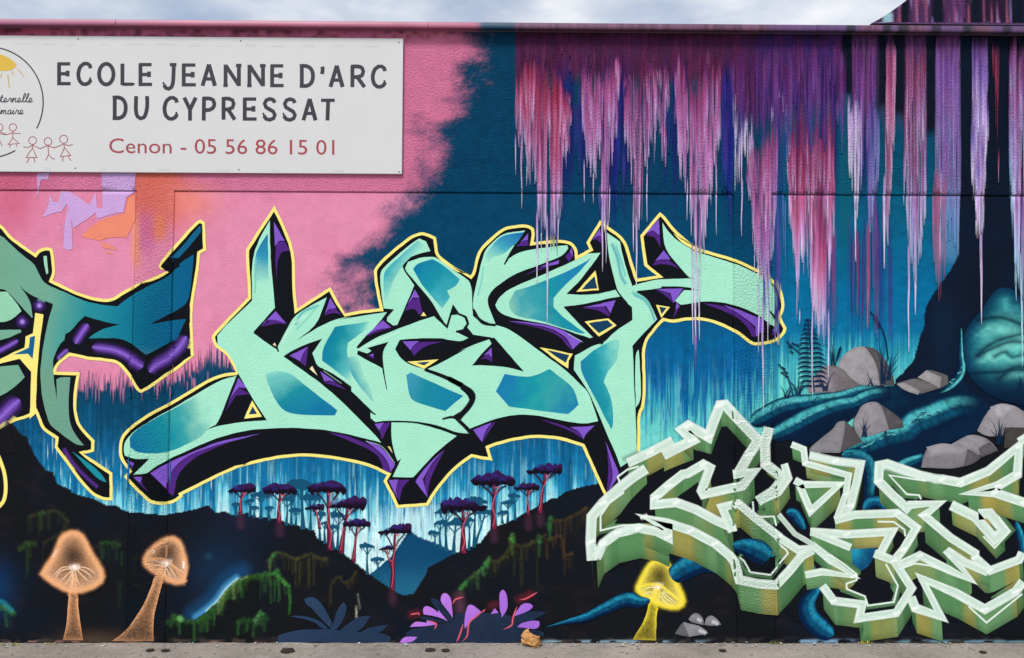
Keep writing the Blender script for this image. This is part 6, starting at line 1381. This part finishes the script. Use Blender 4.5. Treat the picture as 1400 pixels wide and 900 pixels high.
V_, F_ = leaf_mesh(); raw_mesh('blade', V_, F_, M['dry_leaf'], lf, None, True)
bm = bmesh.new(); bmesh.ops.create_cone(bm, segments=6, radius1=.0016, radius2=.001, depth=.05, cap_ends=True); bmesh.ops.rotate(bm, matrix=Matrix.Rotation(1.35, 3, 'Y'), verts=bm.verts); bmesh.ops.translate(bm, vec=(.03, -.02, .006), verts=bm.verts)
me = bpy.data.meshes.new('stalk'); bm.to_mesh(me); bm.free(); me.materials.append(M['dry_leaf']); o = bpy.data.objects.new('stalk', me); COL.objects.link(o); o.parent = lf
plain('weed_green', (104, 112, 44), .7, .3, scale=80, var=.35); plain('weed_yellow', (168, 160, 62), .7, .3, scale=80, var=.3)
def weed(u_, v_, n_, h, sp, mat, label, seed):
    c_ = ground_pt(u_, v_); rr = random.Random(seed); e = empty('weed', (c_[0], min(c_[1], -.012), 0)); tag(e, label, 'weed', 'weeds at the foot of the wall')
    V_, F_ = [], []
    for k in range(n_):
        x, y = rr.uniform(-sp, sp), rr.uniform(-.012, .008); a = rr.uniform(0, 6.3); hh = h*rr.uniform(.4, 1); lean = rr.uniform(.2, .8)*hh; w = rr.uniform(.002, .0045); b = len(V_)
        dx, dy = math.cos(a), math.sin(a)*.6
        for t_, ww in ((0, .6), (.5, 1), (1, .05)):
            px_, py_, pz_ = x+dx*lean*t_**1.6, y+dy*lean*t_**1.6, hh*t_*(1-.25*t_); V_ += [(px_-dy*w*ww, py_+dx*w*ww, pz_), (px_+dy*w*ww, py_-dx*w*ww, pz_)]
        F_ += [(b, b+1, b+3, b+2), (b+2, b+3, b+5, b+4)]
    raw_mesh('blades', V_, F_, mat, e); return e
weed(1182, 879, 34, .026, .03, M['weed_yellow'], 'small yellow-green weed under the pale lettering near the hanging blue root', 1); weed(1058, 879.5, 26, .022, .03, M['weed_green'], 'low green weed at the foot of the second pilaster', 2)
weed(14, 882, 30, .018, .06, M['weed_yellow'], 'yellowish weed at the far left of the pavement edge', 3); weed(70, 880.5, 16, .014, .04, M['weed_yellow'], 'sparse weed below the leftmost mushroom', 4); weed(1290, 879.5, 14, .012, .05, M['weed_green'], 'tiny green weed below the pale lettering, nearest the right corner', 5)
plain('bitumen', (48, 44, 42), .9, .2, bump=.003, scale=200, var=.35); plain('hole_rim', (96, 88, 82), .9, .2, bump=.002, scale=200, var=.3)
def disc(u_, v_, rx, ry, name, mat, label, cat, group=None):
    c_ = ground_pt(u_, v_); V_ = [(0, 0, .0012)]; rr = random.Random(int(u_)); N_ = 18
    for k in range(N_):
        a = 2*math.pi*k/N_; q = 1+rr.uniform(-.16, .16); V_.append((rx*q*math.cos(a), ry*q*math.sin(a), .0002))
    bm = bmesh.new(); vs_ = [bm.verts.new(v) for v in V_]
    for k in range(N_): bm.faces.new((vs_[0], vs_[1+k], vs_[1+(k+1) % N_]))
    me = bpy.data.meshes.new(name); bm.to_mesh(me); bm.free(); me.materials.append(mat); o = bpy.data.objects.new(name, me); COL.objects.link(o); o.location = (c_[0], c_[1], .0035)
    tag(o, label, cat, group); return o
for u_, v_, rx, lb in ((205, 889.5, .022, 'dark tar spot left of two below the leaning mushroom'), (226, 890, .022, 'dark tar spot right of two below the leaning mushroom'), (588, 889, .028, 'dark tar spot left of two below the lilac plant'), (609, 889.6, .024, 'dark tar spot right of two below the lilac plant'), (393, 890, .04, 'tar patch below the dark blue leafy plant'), (988, 890, .02, 'small tar spot below the pale pebbles'), (1344, 892, .02, 'small tar spot nearest the right corner')):
    disc(u_, v_, rx, rx*.9, 'tar_spot', M['bitumen'], lb, 'tar spot', 'tar spots on the pavement')
plain('flake', None, .8, .2, scale=90, var=.2, attr=True)
V_, F_, C_ = [], [], []; rr = random.Random(12)
for k in range(330):
    c_ = ground_pt(rr.uniform(-60, 1460), 880+abs(rr.gauss(0, 1))*3.2); s_ = rr.uniform(.0012, .0065)*(1 if rr.random() < .9 else 1.8); b = len(V_); a = rr.uniform(0, 6.3); z = .0055+rr.uniform(0, .002)
    for q in range(4): V_.append((c_[0]+s_*math.cos(a+q*1.57)*rr.uniform(.6, 1.5), min(c_[1], -.004)+s_*math.sin(a+q*1.57)*rr.uniform(.6, 1.2), z+rr.uniform(0, .0025)))
    F_.append((b, b+1, b+2, b+3)); col = lin(rr.choice([(210, 208, 204), (196, 190, 180), (170, 190, 205), (160, 150, 140), (92, 86, 80), (70, 64, 60), (190, 160, 120)])); C_ += [(*col, 1)]*4
o = raw_mesh('paint_flakes', V_, F_, M['flake'], None, C_); tag(o, 'scattered pale paint flakes and grit along the foot of the wall', 'debris', kind='stuff')
